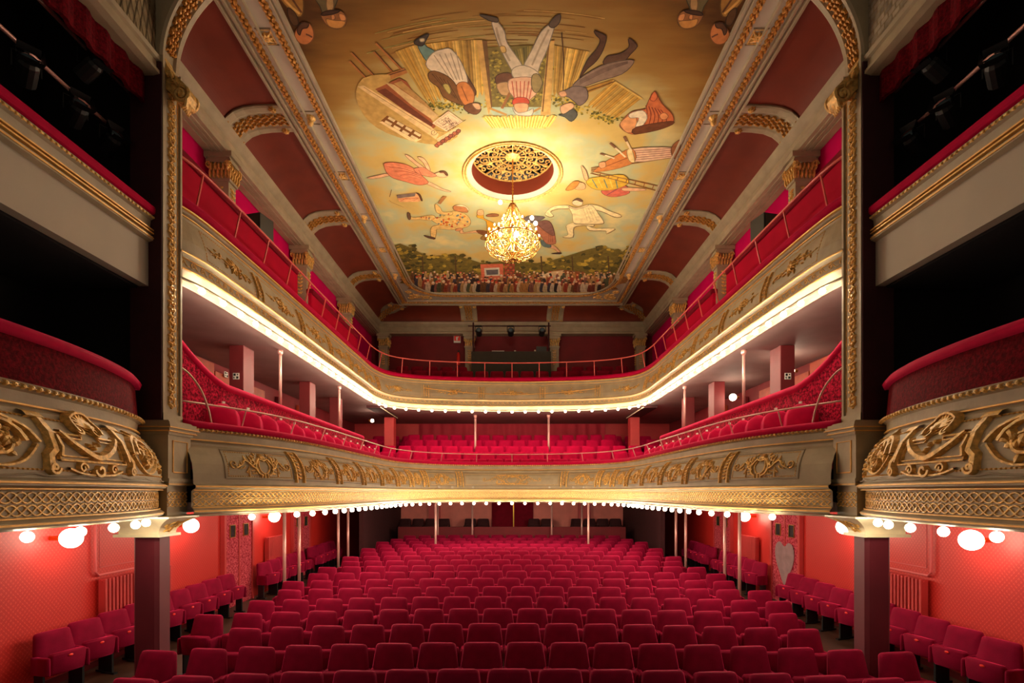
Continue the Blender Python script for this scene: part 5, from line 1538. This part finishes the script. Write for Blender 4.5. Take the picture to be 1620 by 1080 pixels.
def mid_man(m):
    cr = (206, 188, 158); sh = (168, 148, 120)
    poly(m, [(735, 360), (790, 345), (840, 372), (785, 402), (738, 400)], (104, 62, 36), T)
    poly(m, [(738, 400), (800, 392), (815, 445), (760, 450)], (190, 150, 100), T)
    line(m, [(800, 440), (762, 515)], 12, (150, 98, 50), T)
    poly(m, [(715, 105), (742, 104), (775, 150), (788, 205), (850, 295), (872, 350), (832, 362), (785, 292), (748, 215), (722, 140)], cr, T)
    line(m, [(735, 130), (755, 205), (800, 290)], 8, sh, T, 3); poly(m, [(752, 222), (775, 220), (782, 245), (762, 250)], (206, 168, 96), T)
    poly(m, [(655, 70), (710, 78), (742, 88), (740, 106), (702, 98), (690, 92)], (92, 74, 58), T)
    poly(m, [(1012, 118), (1005, 150), (975, 240), (945, 305), (925, 352), (868, 345), (862, 318), (902, 240), (945, 155), (985, 118)], cr, T)
    line(m, [(985, 140), (945, 220), (905, 310)], 7, sh, T, 3)
    poly(m, [(1038, 68), (1036, 105), (1008, 132), (985, 120), (1005, 88)], (96, 76, 60), T)
    poly(m, [(815, 325), (870, 310), (935, 345), (930, 385), (850, 388), (812, 360)], cr, T)
    poly(m, [(792, 385), (830, 368), (905, 368), (955, 400), (900, 470), (850, 482), (800, 440)], (216, 168, 132), T)
    for k in range(6): line(m, [(810+k*20, 385), (822+k*14, 470)], 4, (176, 84, 60), T)
    poly(m, [(905, 360), (935, 352), (955, 395), (930, 440), (905, 420)], (150, 130, 80), T)
    poly(m, [(812, 478), (835, 462), (880, 466), (892, 490), (860, 500), (820, 500)], (198, 74, 44), T)
    poly(m, [(822, 494), (884, 492), (880, 528), (850, 538), (828, 525)], (216, 164, 118), T)
    poly(m, [(812, 510), (838, 534), (882, 528), (910, 515), (902, 548), (850, 548), (826, 540)], (208, 196, 172), T)
fig('painted_man', mid_man, 'painted man seen upside down with his legs spread wide')
def left_woman(m):
    poly(m, [(385, 200), (405, 222), (445, 248), (412, 292), (385, 262), (362, 215)], (108, 140, 130), T)
    poly(m, [(345, 200), (372, 178), (415, 160), (402, 190), (385, 217), (358, 214)], (70, 58, 50), T); blob_ = [(372, 185), (392, 182), (394, 196), (376, 198)]; poly(m, blob_, (208, 190, 150), T)
    poly(m, [(570, 310), (605, 372), (640, 435), (622, 460), (598, 410), (575, 360)], (100, 66, 38), T)
    poly(m, [(400, 305), (432, 252), (480, 234), (522, 234), (572, 300), (600, 385), (575, 402), (542, 405), (505, 362), (440, 345)], (222, 202, 170), T)
    for k in range(5): line(m, [(440+k*26, 262-(k*4)), (520+k*14, 380)], 4, (170, 148, 122), T)
    poly(m, [(412, 350), (442, 336), (505, 362), (545, 405), (562, 470), (592, 500), (545, 490), (485, 460), (460, 415), (422, 385)], (124, 84, 44), T)
    for k in range(5): line(m, [(430+k*18, 350+k*8), (500+k*14, 430+k*12)], 3, (86, 56, 30), T)
    poly(m, [(482, 405), (505, 400), (520, 430), (510, 445)], (196, 176, 96), T)
    poly(m, [(548, 402), (592, 390), (630, 440), (624, 490), (588, 500), (560, 460)], (206, 128, 64), T); line(m, [(570, 410), (600, 480)], 4, (140, 80, 40), T)
    poly(m, [(580, 508), (612, 490), (640, 492), (664, 518), (640, 543), (600, 532)], (112, 70, 40), T); poly(m, [(622, 492), (652, 492), (662, 515), (640, 518)], (214, 166, 122), T)
fig('painted_woman', left_woman, 'painted woman in a pale pleated skirt, seen upside down')
def right_man(m):
    line(m, [(1045, 155), (1056, 300), (1052, 440)], 4, (84, 56, 34), T, 3)
    poly(m, [(1200, 146), (1235, 160), (1258, 178), (1242, 238), (1210, 290), (1165, 330), (1130, 370), (1165, 290), (1212, 232), (1228, 190), (1210, 168)], (88, 58, 40), T)
    poly(m, [(1362, 185), (1382, 192), (1404, 220), (1372, 258), (1330, 300), (1245, 305), (1262, 268), (1318, 256), (1364, 226)], (96, 68, 50), T)
    poly(m, [(1100, 402), (1172, 345), (1262, 302), (1376, 284), (1382, 306), (1330, 352), (1222, 386), (1130, 418)], (140, 116, 98), T)
    for k in range(4): line(m, [(1130, 400-k*6), (1250, 340-k*6), (1360, 300-k*3)], 3, (104, 82, 70), T, 3)
    poly(m, [(1036, 445), (1080, 420), (1110, 408), (1162, 420), (1168, 470), (1132, 502), (1108, 484), (1080, 462)], (128, 108, 98), T)
    poly(m, [(1032, 440), (1060, 432), (1070, 452), (1045, 460)], (214, 160, 116), T)
    poly(m, [(1040, 506), (1088, 488), (1104, 508), (1052, 542)], (220, 172, 128), T)
    poly(m, [(1030, 545), (1060, 540), (1098, 518), (1120, 545), (1092, 577), (1062, 556)], (82, 82, 74), T)
fig('painted_man', right_man, 'painted man in a grey cloak and dark hat, seen upside down')
def table(m):
    for a, b in (((48, 250), (166, 372)), ((40, 290), (152, 408)), ((165, 205), (285, 328)), ((155, 245), (240, 340))):
        line(m, [a, b], 12, (170, 108, 54), T); line(m, [(a[0]+4, a[1]-2), (b[0]+4, b[1]-2)], 4, (96, 58, 30), T)
    poly(m, [(150, 385), (162, 370), (300, 324), (316, 345), (180, 398), (158, 410)], (176, 116, 60), T, 0); line(m, [(160, 378), (305, 330)], 5, (96, 58, 30), T)
fig('painted_table', table)
def house(m):
    OUTL[0] = False
    poly(m, [(230, 95), (520, 60), (560, 240), (1240, 640), (1040, 800), (600, 720), (300, 560), (160, 300)], (190, 154, 84), A)
    OUTL[0] = True
    poly(m, [(360, 210), (620, 90), (700, 130), (1010, 610), (960, 640)], (150, 84, 48), A, 0)
    poly(m, [(380, 230), (470, 200), (980, 580), (960, 625)], (110, 58, 36), A, 0)
    poly(m, [(470, 140), (560, 160), (1040, 490), (985, 545), (760, 390)], (206, 172, 116), A, 0)
    poly(m, [(560, 150), (640, 120), (900, 350), (1010, 470)], (176, 136, 78), A, 0)
    poly(m, [(170, 180), (240, 170), (960, 610), (1040, 690), (1010, 745), (560, 440)], (224, 190, 132), A, 0); line(m, [(240, 190), (960, 640)], 6, (140, 100, 60), A)
    poly(m, [(420, 550), (490, 490), (620, 560), (860, 690), (850, 735), (780, 750)], (124, 78, 36), A, 0)
    for i in range(4):
        for j in range(2):
            x = 475+i*92+j*35; y = 560+i*52-j*38
            poly(m, [(x, y-20), (x+70, y+18), (x+50, y+40), (x-15, y+2)], (224, 198, 148), A, 0)
    poly(m, [(405, 562), (435, 552), (780, 745), (862, 738), (800, 772), (722, 752)], (236, 206, 148), A, 0)
    poly(m, [(1015, 742), (1245, 612), (1275, 632), (1042, 778)], (238, 214, 158), A, 0)
    for k in range(3): line(m, [(1022+k*8, 750+k*8), (1250+k*8, 618+k*8)], 4, (120, 80, 50), A)
    for i in range(12):
        x = 1020+(i % 6)*42+(i//6)*20; y = 812-(i % 6)*27+(i//6)*-2-(i//6)*18; poly(m, [(x-24, y), (x, y-22), (x+24, y-8), (x+8, y+20)], ((168, 96, 66), (146, 80, 58))[i % 2], A)
    P = [(985+math.cos(t)*(38-t*4), 670+math.sin(t)*(34-t*3.5)) for t in [i*.5 for i in range(17)]]; line(m, P, 5, (66, 46, 34), A); line(m, [(1010, 648), (1060, 655), (1105, 668)], 5, (66, 46, 34), A, 3)
    line(m, [(1110, 665), (1330, 535)], 6, (66, 46, 34), A)
fig('painted_inn', house)
def signb(m):
    poly(m, [(970, 572), (1142, 440), (1300, 552), (1120, 660)], (232, 200, 158), A, 0)
    for a, b in (((1000, 570), (1142, 462)), ((1142, 462), (1272, 553)), ((1272, 553), (1120, 642)), ((1120, 642), (1000, 570))): line(m, [a, b], 3, (150, 90, 66), A)
fig('painted_signboard', signb)
def text_on(txt, p0, p1, size, reg):
    """ceiling lettering reading from p0 towards p1"""
    cu = bpy.data.curves.new('lettering', 'FONT'); cu.body = txt; cu.size = 1; cu.align_x = 'LEFT'
    o = bpy.data.objects.new('lettering', cu); col.objects.link(o); bpy.context.view_layer.update()
    me = bpy.data.meshes.new_from_object(o.evaluated_get(bpy.context.evaluated_depsgraph_get())); bpy.data.objects.remove(o)
    w = max(v.co.x for v in me.vertices); z = 9.992-.000008*layer[0]-.0002
    a = (reg[0]+p0[0]/reg[2], reg[1]+p0[1]/reg[2]); b = (reg[0]+p1[0]/reg[2], reg[1]+p1[1]/reg[2])
    A0 = pc(a[0], a[1], z); B0 = pc(b[0], b[1], z); dx, dy = B0[0]-A0[0], B0[1]-A0[1]; l = math.hypot(dx, dy); ux, uy = dx/l, dy/l
    vx, vy = uy, -ux            # seen from below the text up vector
    for v in me.vertices:
        x = v.co.x/w*l; y = v.co.y*size; v.co = (A0[0]+ux*x+vx*y, A0[1]+uy*x+vy*y, z)
    me.materials.clear(); me.materials.append(mat('painted_lettering_'+txt.lower(), srgb(96, 52, 36), .8))
    n = bpy.data.objects.new('painted_lettering', me); col.objects.link(n); n.parent = PT
text_on('AUBERGE', (1218, 548), (1090, 618), .2, A)
text_on('DES', (1150, 535), (1112, 560), .2, A)
text_on('ADRETS', (1135, 500), (1032, 556), .2, A)
def dancer(m):
    sk = (226, 176, 130)
    for P in ([(140, 345), (260, 318), (350, 300), (385, 320), (300, 342), (190, 358)], [(755, 380), (830, 400), (950, 462), (1035, 490), (1000, 496), (925, 476), (820, 432), (768, 406)],
              [(545, 98), (600, 118), (690, 190), (755, 240), (722, 252), (650, 200), (580, 142)], [(680, 122), (742, 135), (792, 200), (815, 268), (782, 262), (742, 190), (700, 150)], [(865, 300), (930, 285), (990, 300), (998, 330), (940, 344), (880, 326)]): poly(m, P, sk, C_)
    poly(m, [(325, 190), (420, 180), (560, 205), (650, 252), (722, 318), (792, 388), (762, 416), (680, 422), (560, 390), (420, 350), (350, 290), (325, 230)], (214, 126, 88), C_)
    for k in range(7): line(m, [(345+k*30, 210+k*22), (500+k*20, 230+k*16), (680+k*8, 290+k*12)], 7, (156, 78, 56) if k % 2 else (232, 156, 112), C_, 3)
    poly(m, [(640, 250), (742, 235), (802, 270), (882, 320), (832, 338), (762, 326), (682, 302)], (218, 136, 98), C_); line(m, [(690, 262), (720, 310)], 6, (150, 80, 60), C_)
    poly(m, [(915, 278), (970, 274), (1002, 310), (986, 322), (958, 292), (922, 292)], (110, 70, 44), C_)
fig('painted_dancer', dancer, 'painted dancer in a salmon dress leaping sideways')
def drum(m):
    poly(m, [(455, 530), (660, 505), (702, 520), (728, 582), (690, 602), (490, 605), (470, 575)], (226, 168, 110), C_, 0)
    poly(m, [(455, 530), (660, 507), (650, 542), (466, 566)], (128, 110, 96), C_, 0)
    line(m, [(470, 575), (690, 560)], 8, (196, 80, 50), C_); line(m, [(490, 600), (560, 560), (640, 590), (690, 560)], 6, (196, 90, 60), C_)
    poly(m, [(660, 505), (702, 518), (730, 582), (718, 590), (690, 530)], (110, 74, 46), C_)
    line(m, [(402, 472), (380, 550)], 7, (100, 66, 40), C_); line(m, [(375, 585), (400, 606), (530, 660)], 5, (120, 96, 60), C_)
fig('painted_drum', drum)
PATCH = [(216, 130, 40), (196, 70, 40), (112, 122, 116), (226, 190, 100)]
def acrobat(m):
    base = (222, 184, 108)
    parts = [[(570, 722), (600, 724), (612, 762), (700, 765), (830, 742), (872, 772), (832, 802), (700, 792), (602, 792), (572, 760)],
             [(830, 790), (960, 752), (1060, 700), (1182, 728), (1242, 790), (1236, 852), (1160, 884), (1010, 892), (900, 842)],
             [(830, 872), (900, 850), (1082, 880), (1052, 902), (892, 892), (882, 930), (862, 1000), (830, 990), (816, 922)],
             [(868, 622), (922, 662), (950, 708), (1050, 714), (1032, 746), (900, 726), (870, 682)]]
    for P in parts: poly(m, P, base, C_)
    for i in range(46):
        x = rnd.uniform(900, 1225); y = 780+rnd.uniform(-55, 90)*(1-.3*abs(x-1060)/200)
        q = rnd.uniform(9, 17); poly(m, [(x-q, y), (x, y-q*.8), (x+q, y), (x, y+q*.8)], PATCH[i % 4], C_, 0)
    for i in range(14):
        x = rnd.uniform(700, 900); y = 775+rnd.uniform(-14, 14); q = 10; poly(m, [(x-q, y), (x, y-8), (x+q, y), (x, y+8)], PATCH[i % 4], C_, 0)
    poly(m, [(570, 715), (592, 722), (606, 775), (588, 795), (568, 760)], (112, 82, 60), C_); poly(m, [(745, 960), (800, 968), (862, 985), (860, 1002), (790, 988)], (96, 70, 52), C_)
    poly(m, [(892, 618), (948, 540), (992, 545), (925, 628)], (158, 108, 60), C_, 0)
    poly(m, [(1060, 655), (1110, 632), (1180, 645), (1216, 690), (1205, 718), (1120, 705), (1070, 690)], (188, 124, 74), C_); poly(m, [(1080, 640), (1160, 632), (1222, 672), (1222, 700), (1190, 660), (1120, 648)], (232, 210, 158), C_)
    poly(m, [(1080, 905), (1120, 880), (1165, 890), (1120, 915)], (216, 150, 96), C_)
fig('painted_acrobat', acrobat, 'painted tumbling acrobat in a patched costume')
def yellow(m):
    poly(m, [(1130, 912), (1150, 942), (1300, 932), (1410, 962), (1412, 920), (1310, 905), (1182, 930), (1160, 902)], (216, 168, 116), C_)
    poly(m, [(1310, 905), (1420, 915), (1412, 962), (1340, 942)], (132, 82, 44), C_); poly(m, [(1350, 990), (1420, 940), (1500, 960), (1480, 1010), (1400, 1015)], (160, 118, 56), C_)
    poly(m, [(1318, 740), (1382, 740), (1392, 780), (1502, 832), (1560, 900), (1520, 1000), (1430, 980), (1412, 812), (1320, 772)], (222, 160, 46), C_)
    poly(m, [(1322, 692), (1376, 690), (1382, 742), (1320, 742)], (226, 172, 116), C_); poly(m, [(1412, 745), (1470, 728), (1540, 735), (1530, 758), (1430, 762)], (140, 92, 56), C_)
fig('painted_figure', yellow)
def brownman(m):
    poly(m, [(240, 600), (330, 650), (382, 665), (432, 710), (456, 745), (440, 750), (380, 702), (300, 682), (255, 640)], (208, 160, 116), D_); poly(m, [(240, 600), (330, 650), (350, 662), (340, 685), (262, 670)], (96, 112, 108), D_)
    poly(m, [(190, 430), (262, 396), (332, 405), (372, 470), (392, 560), (396, 645), (300, 642), (240, 560), (180, 500)], (176, 110, 78), D_)
    poly(m, [(200, 425), (262, 398), (332, 408), (372, 480), (380, 560), (300, 520), (240, 470)], (128, 90, 78), D_)
    for k in range(3): line(m, [(330+k*16, 520), (320+k*22, 630)], 5, (120, 72, 52), D_)
    poly(m, [(62, 382), (108, 345), (200, 350), (286, 360), (222, 402), (150, 424), (90, 402)], (110, 96, 92), D_)
    poly(m, [(20, 355), (60, 350), (66, 368), (30, 376)], (206, 148, 104), D_); line(m, [(220, 400), (300, 405), (380, 380)], 4, (150, 110, 80), D_, 3)
    poly(m, [(348, 750), (440, 735), (462, 745), (440, 756)], (74, 54, 42), D_)
fig('painted_runner', brownman)
def pale(m):
    c = (238, 218, 158); e_ = (178, 150, 96)
    def P(p): poly(m, [(x+4, y+6) for x, y in p], e_, D_); poly(m, p, c, D_)
    P([(285, 320), (380, 245), (540, 235), (540, 265), (420, 270), (342, 300), (375, 342), (330, 356)])
    P([(740, 225), (862, 240), (962, 290), (1086, 335), (1090, 356), (1020, 356), (900, 302), (762, 266)])
    P([(590, 420), (680, 425), (802, 435), (790, 458), (700, 446), (592, 470), (582, 572), (470, 570), (530, 550), (510, 460), (540, 432)])
    P([(730, 450), (832, 480), (1020, 480), (1010, 502), (938, 536), (930, 505), (762, 500)])
    P([(540, 245), (640, 262), (720, 235), (792, 240), (860, 330), (912, 415), (850, 432), (680, 432), (590, 420), (575, 330)])
    for k in range(4): line(m, [(690+k*30, 265), (740+k*34, 400)], 4, (186, 158, 104), D_)
    poly(m, [(575, 200), (620, 172), (680, 190), (682, 228), (640, 242), (592, 228)], (236, 202, 156), D_); poly(m, [(578, 190), (625, 160), (684, 180), (676, 198), (620, 178)], (112, 84, 62), D_)
    poly(m, [(545, 240), (620, 262), (740, 226), (735, 245), (630, 276), (548, 258)], (216, 190, 140), D_)
fig('painted_dancer', pale, 'painted dancer in loose cream clothes running to the right')
def crouch(m):
    poly(m, [(1325, 582), (1375, 532), (1440, 518), (1452, 492), (1486, 433), (1522, 492), (1572, 545), (1570, 592), (1500, 606), (1440, 602), (1410, 636), (1362, 632), (1326, 606)], (196, 108, 62), T)
    for k in range(6): line(m, [(1445+k*14, 500+k*4), (1452+k*18, 540+k*3), (1440+k*20, 590)], 4, (126, 58, 36), T, 3)
    poly(m, [(1326, 580), (1372, 545), (1400, 560), (1398, 612), (1360, 630), (1330, 605)], (218, 154, 98), T)
    poly(m, [(1368, 540), (1430, 524), (1452, 560), (1422, 602), (1396, 600), (1412, 560), (1372, 560)], (232, 216, 180), T)
    poly(m, [(1512, 545), (1535, 535), (1552, 552), (1535, 568), (1515, 562)], (226, 150, 94), T); poly(m, [(1400, 602), (1560, 575), (1572, 590), (1500, 618), (1390, 636)], (108, 62, 36), T)
    poly(m, [(1465, 470), (1486, 434), (1500, 460), (1485, 480)], (206, 110, 66), T)
fig('painted_figure', crouch, 'painted crouching figure wrapped in brown and white cloth')
def lying(m):
    for a, b in (((1185, 806), (1582, 746)), ((1185, 798), (1300, 780))): line(m, [a, b], 7, (140, 92, 50), T)
    for k in range(6): line(m, [(1290+k*48, 790-k*7), (1288+k*48, 768-k*7)], 5, (140, 92, 50), T)
    poly(m, [(1375, 708), (1570, 700), (1592, 730), (1576, 746), (1385, 768)], (222, 186, 150), T)
    for k in range(5): line(m, [(1382, 716+k*11), (1580, 704+k*9)], 4, (134, 74, 74), T)
    poly(m, [(1566, 700), (1602, 664), (1610, 682), (1598, 745), (1574, 748)], (146, 92, 56), T)
    poly(m, [(1222, 792), (1290, 745), (1380, 705), (1392, 768), (1290, 805), (1200, 815)], (198, 126, 66), T); line(m, [(1230, 800), (1380, 740)], 6, (140, 80, 42), T)
    poly(m, [(1355, 716), (1378, 708), (1392, 768), (1366, 762)], (232, 204, 140), T); poly(m, [(1222, 775), (1250, 768), (1255, 790), (1230, 798)], (214, 158, 108), T)
    for a, b in (((1275, 678), (1348, 745)), ((1342, 648), (1376, 715)), ((1228, 728), (1296, 752))):
        line(m, [a, b], 9, (230, 206, 160), T); line(m, [a, (a[0]+(b[0]-a[0])*.35, a[1]+(b[1]-a[1])*.35)], 11, (130, 92, 62), T)
fig('painted_ladder_climber', lying, 'painted figure in striped trousers lying along a ladder')
def girl(m):
    poly(m, [(1238, 900), (1340, 878), (1368, 915), (1302, 934), (1252, 926)], (206, 106, 84), T); line(m, [(1260, 925), (1330, 885)], 5, (120, 70, 90), T)
    poly(m, [(1340, 890), (1436, 895), (1434, 905), (1340, 905)], (222, 176, 130), T)
    poly(m, [(1175, 848), (1260, 835), (1340, 830), (1362, 870), (1290, 900), (1210, 900), (1165, 872)], (214, 172, 60), T)
    for k in range(5): line(m, [(1190+k*28, 850), (1215+k*24, 892)], 6, ((110, 132, 110), (226, 196, 90))[k % 2], T)
    poly(m, [(1138, 785), (1160, 808), (1172, 850), (1156, 854), (1144, 815)], (222, 170, 122), T)
    poly(m, [(1105, 868), (1150, 868), (1156, 896), (1112, 898)], (222, 166, 116), T); poly(m, [(1065, 898), (1100, 862), (1130, 862), (1110, 892), (1080, 904)], (190, 130, 60), T)
    for a, b in (((1185, 812), (1512, 885)), ((1182, 822), (1508, 908))): line(m, [a, b], 6, (146, 98, 54), T)
    for k in range(7): line(m, [(1230+k*42, 822+k*9.4), (1224+k*42, 838+k*9.6)], 5, (146, 98, 54), T)
fig('painted_girl', girl, 'painted girl in yellow beside a ladder')
def heads(s):
    def fn(m):
        R = lambda P: [(x if s < 0 else 1620-x, y) for x, y in P]
        poly(m, R([(444, -4), (476, -4), (480, 14), (476, 26), (466, 24), (456, 14)]), (150, 108, 48))
        poly(m, R([(456, 12), (468, 22), (472, 38), (464, 40), (456, 26)]), (88, 60, 34)); line(m, R([(450, 0), (462, 12), (474, 22)]), 3, (206, 158, 84)); line(m, R([(462, -2), (470, 10), (477, 20)]), 2.5, (90, 56, 30))
        poly(m, R([(470, 46), (478, 36), (490, 38), (496, 50), (495, 62), (486, 70), (474, 68), (466, 56)]), (190, 118, 66))
        poly(m, R([(470, 48), (476, 37), (488, 37), (486, 44), (478, 46), (474, 56)]), (84, 54, 34)); line(m, R([(484, 54), (489, 56), (494, 59)]), 2.5, (104, 66, 44))
        poly(m, R([(500, -4), (532, -4), (530, 10), (524, 20), (512, 22), (506, 10)]), (98, 86, 54)); poly(m, R([(518, -4), (526, -4), (528, 12), (520, 20), (516, 8)]), (168, 132, 84))
        poly(m, R([(508, 22), (522, 16), (540, 18), (548, 28), (546, 40), (534, 46), (520, 42), (511, 32)]), (150, 98, 54)); poly(m, R([(516, 30), (528, 32), (546, 34), (542, 43), (532, 45), (520, 41)]), (196, 138, 70))
        poly(m, R([(536, 22), (545, 24), (547, 32), (539, 32)]), (208, 140, 84)); poly(m, R([(524, 24), (529, 24), (530, 30), (525, 31)]), (204, 136, 82)); poly(m, R([(508, 24), (514, 18), (536, 16), (534, 20), (518, 24)]), (70, 46, 30))
    return fn
fig('painted_heads', heads(-1), 'painted heads at the front left corner of the canvas')
fig('painted_heads', heads(1), 'painted heads at the front right corner of the canvas')
def trees(m):
    top = [(618, 383), (650, 386), (680, 404), (718, 398), (760, 414), (800, 408), (850, 412), (900, 402), (950, 385), (985, 395), (1006, 380)]
    # keep inside the canvas
    poly(m, [(622, 388), (650, 392), (680, 406), (718, 402), (760, 416), (800, 412), (850, 416), (900, 404), (950, 390), (985, 398), (1000, 386), (985, 440), (960, 450), (660, 450), (640, 440)], (110, 96, 42), (0, 0, 1), 2)
    for i in range(520):
        t = rnd.random(); p = lerp(top, t); y = p[1]+rnd.random()**.8*46; x = p[0]+rnd.uniform(-8, 8)
        lim = 622+max(0, (y-383))*.47; x = max(lim+4, min(1000-(y-383)*.42, x))
        r = rnd.uniform(3, 6); c = rnd.choice([(86, 78, 36), (122, 106, 42), (160, 136, 50), (104, 92, 40), (186, 158, 62), (70, 66, 34)])
        poly(m, [(x+math.cos(k*1.256)*r*rnd.uniform(.6, 1.3), y+math.sin(k*1.256)*r*.55) for k in range(5)], c, (0, 0, 1), 0)
    for x in (668, 720, 856, 905, 962): line(m, [(x, 405), (x+2, 440)], 3, (84, 62, 36))
OUTL[0] = False
fig('painted_trees', trees)
def crowd(m):
    pal = [(150, 66, 42), (190, 164, 120), (72, 66, 72), (170, 120, 66), (120, 60, 40), (176, 140, 88), (84, 88, 62), (56, 46, 44), (134, 86, 70), (200, 180, 146), (110, 76, 44)]
    poly(m, [(650, 436), (985, 436), (972, 452), (950, 461), (668, 461), (655, 450)], (150, 104, 58), (0, 0, 1), 2)
    # puppet booths
    poly(m, [(760, 418), (796, 417), (797, 446), (762, 446)], (206, 108, 76), (0, 0, 1), 0); poly(m, [(766, 424), (790, 423), (791, 436), (767, 437)], (206, 196, 170), (0, 0, 1), 0); poly(m, [(769, 427), (788, 426), (788, 434), (770, 435)], (96, 92, 92), (0, 0, 1), 0)
    for r_ in range(6):
        for c_ in range(4): poly(m, [(798+c_*4.2, 417+r_*4.4), (801.6+c_*4.2, 417+r_*4.4), (801.6+c_*4.2, 420.6+r_*4.4), (798+c_*4.2, 420.6+r_*4.4)], (180, 84, 60) if (r_+c_) % 2 else (146, 60, 46), (0, 0, 1), 0)
    poly(m, [(838, 448), (868, 430), (892, 427), (886, 456), (860, 458)], (214, 180, 130), (0, 0, 1), 0); line(m, [(866, 430), (890, 426)], 2, (150, 60, 44)); poly(m, [(886, 452), (892, 427), (925, 430), (912, 448)], (140, 84, 44), (0, 0, 1), 0)
    xs = [654+i*5.3+rnd.uniform(-2, 2) for i in range(62)]
    for row, (y, q) in enumerate(((434, .8), (441, 1), (449, 1.15))):
        for i, x in enumerate(xs):
            if 760 < x < 800 and row == 0: continue
            x += row*1.7; yy = y+rnd.uniform(-2.5, 2.5)
            if row == 2 and (x < 668 or x > 958): continue
            if row == 1 and (x < 658 or x > 970): continue
            c = rnd.choice(pal); w = 3.6*q
            poly(m, [(x-w*.5, yy), (x+w*.5, yy), (x+w, yy+7*q), (x+w*.9, min(461.5, yy+13*q)), (x-w*.9, min(461.5, yy+13*q)), (x-w, yy+6*q)], c, (0, 0, 1), 2)
            line(m, [(x-w*.3, yy+3), (x+w*.2, yy+11*q)], .9, tuple(v*.6 for v in c))
            poly(m, [(x+math.cos(k*1.05)*1.9*q, yy-1.5+math.sin(k*1.05)*1.6*q) for k in range(6)], (222, 170, 126), (0, 0, 1), 0)
            if rnd.random() < .7: poly(m, [(x-2.4*q, yy-2), (x-1.2*q, yy-4.4*q), (x+1.2*q, yy-4.4*q), (x+2.4*q, yy-2)], rnd.choice([(66, 44, 34), (196, 76, 46), (232, 216, 180), (84, 76, 60)]), (0, 0, 1), 0)
fig('painted_crowd', crowd, 'painted crowd gathered around a small puppet booth')
settle(PT)
for o in list(bpy.data.objects):   # number of layers stays within a few centimetres under the canvas
    pass
# ================================================================ CAMERA, WORLD, RENDER LOOK
cam = bpy.data.cameras.new('camera'); co = bpy.data.objects.new('camera', cam); col.objects.link(co)
cam.sensor_width = 36; cam.lens = 36*F/1620; cam.shift_y = (778-540)/1620; cam.clip_start = .05
co.location = (0, 0, EYE); co.rotation_euler = (PI/2, 0, 0); sc.camera = co
w = bpy.data.worlds.new('stage_dim'); sc.world = w; w.use_nodes = True
w.node_tree.nodes['Background'].inputs['Color'].default_value = (1.0, .80, .58, 1)
w.node_tree.nodes['Background'].inputs['Strength'].default_value = .045
sc.view_settings.view_transform = 'Standard'; sc.view_settings.look = 'None'; sc.view_settings.gamma = 1; sc.view_settings.use_curve_mapping = False
sc.view_settings.exposure = 1.42
sc.cycles.use_denoising = True
sc.cycles.sample_clamp_indirect = 4.0; sc.cycles.sample_clamp_direct = 0
sc.cycles.max_bounces = 6; sc.cycles.diffuse_bounces = 4; sc.cycles.glossy_bounces = 2
sc.cycles.use_light_tree = True
sc.cycles.caustics_reflective = False; sc.cycles.caustics_refractive = False
for l in bpy.data.lights: l.cycles.max_bounces = 16
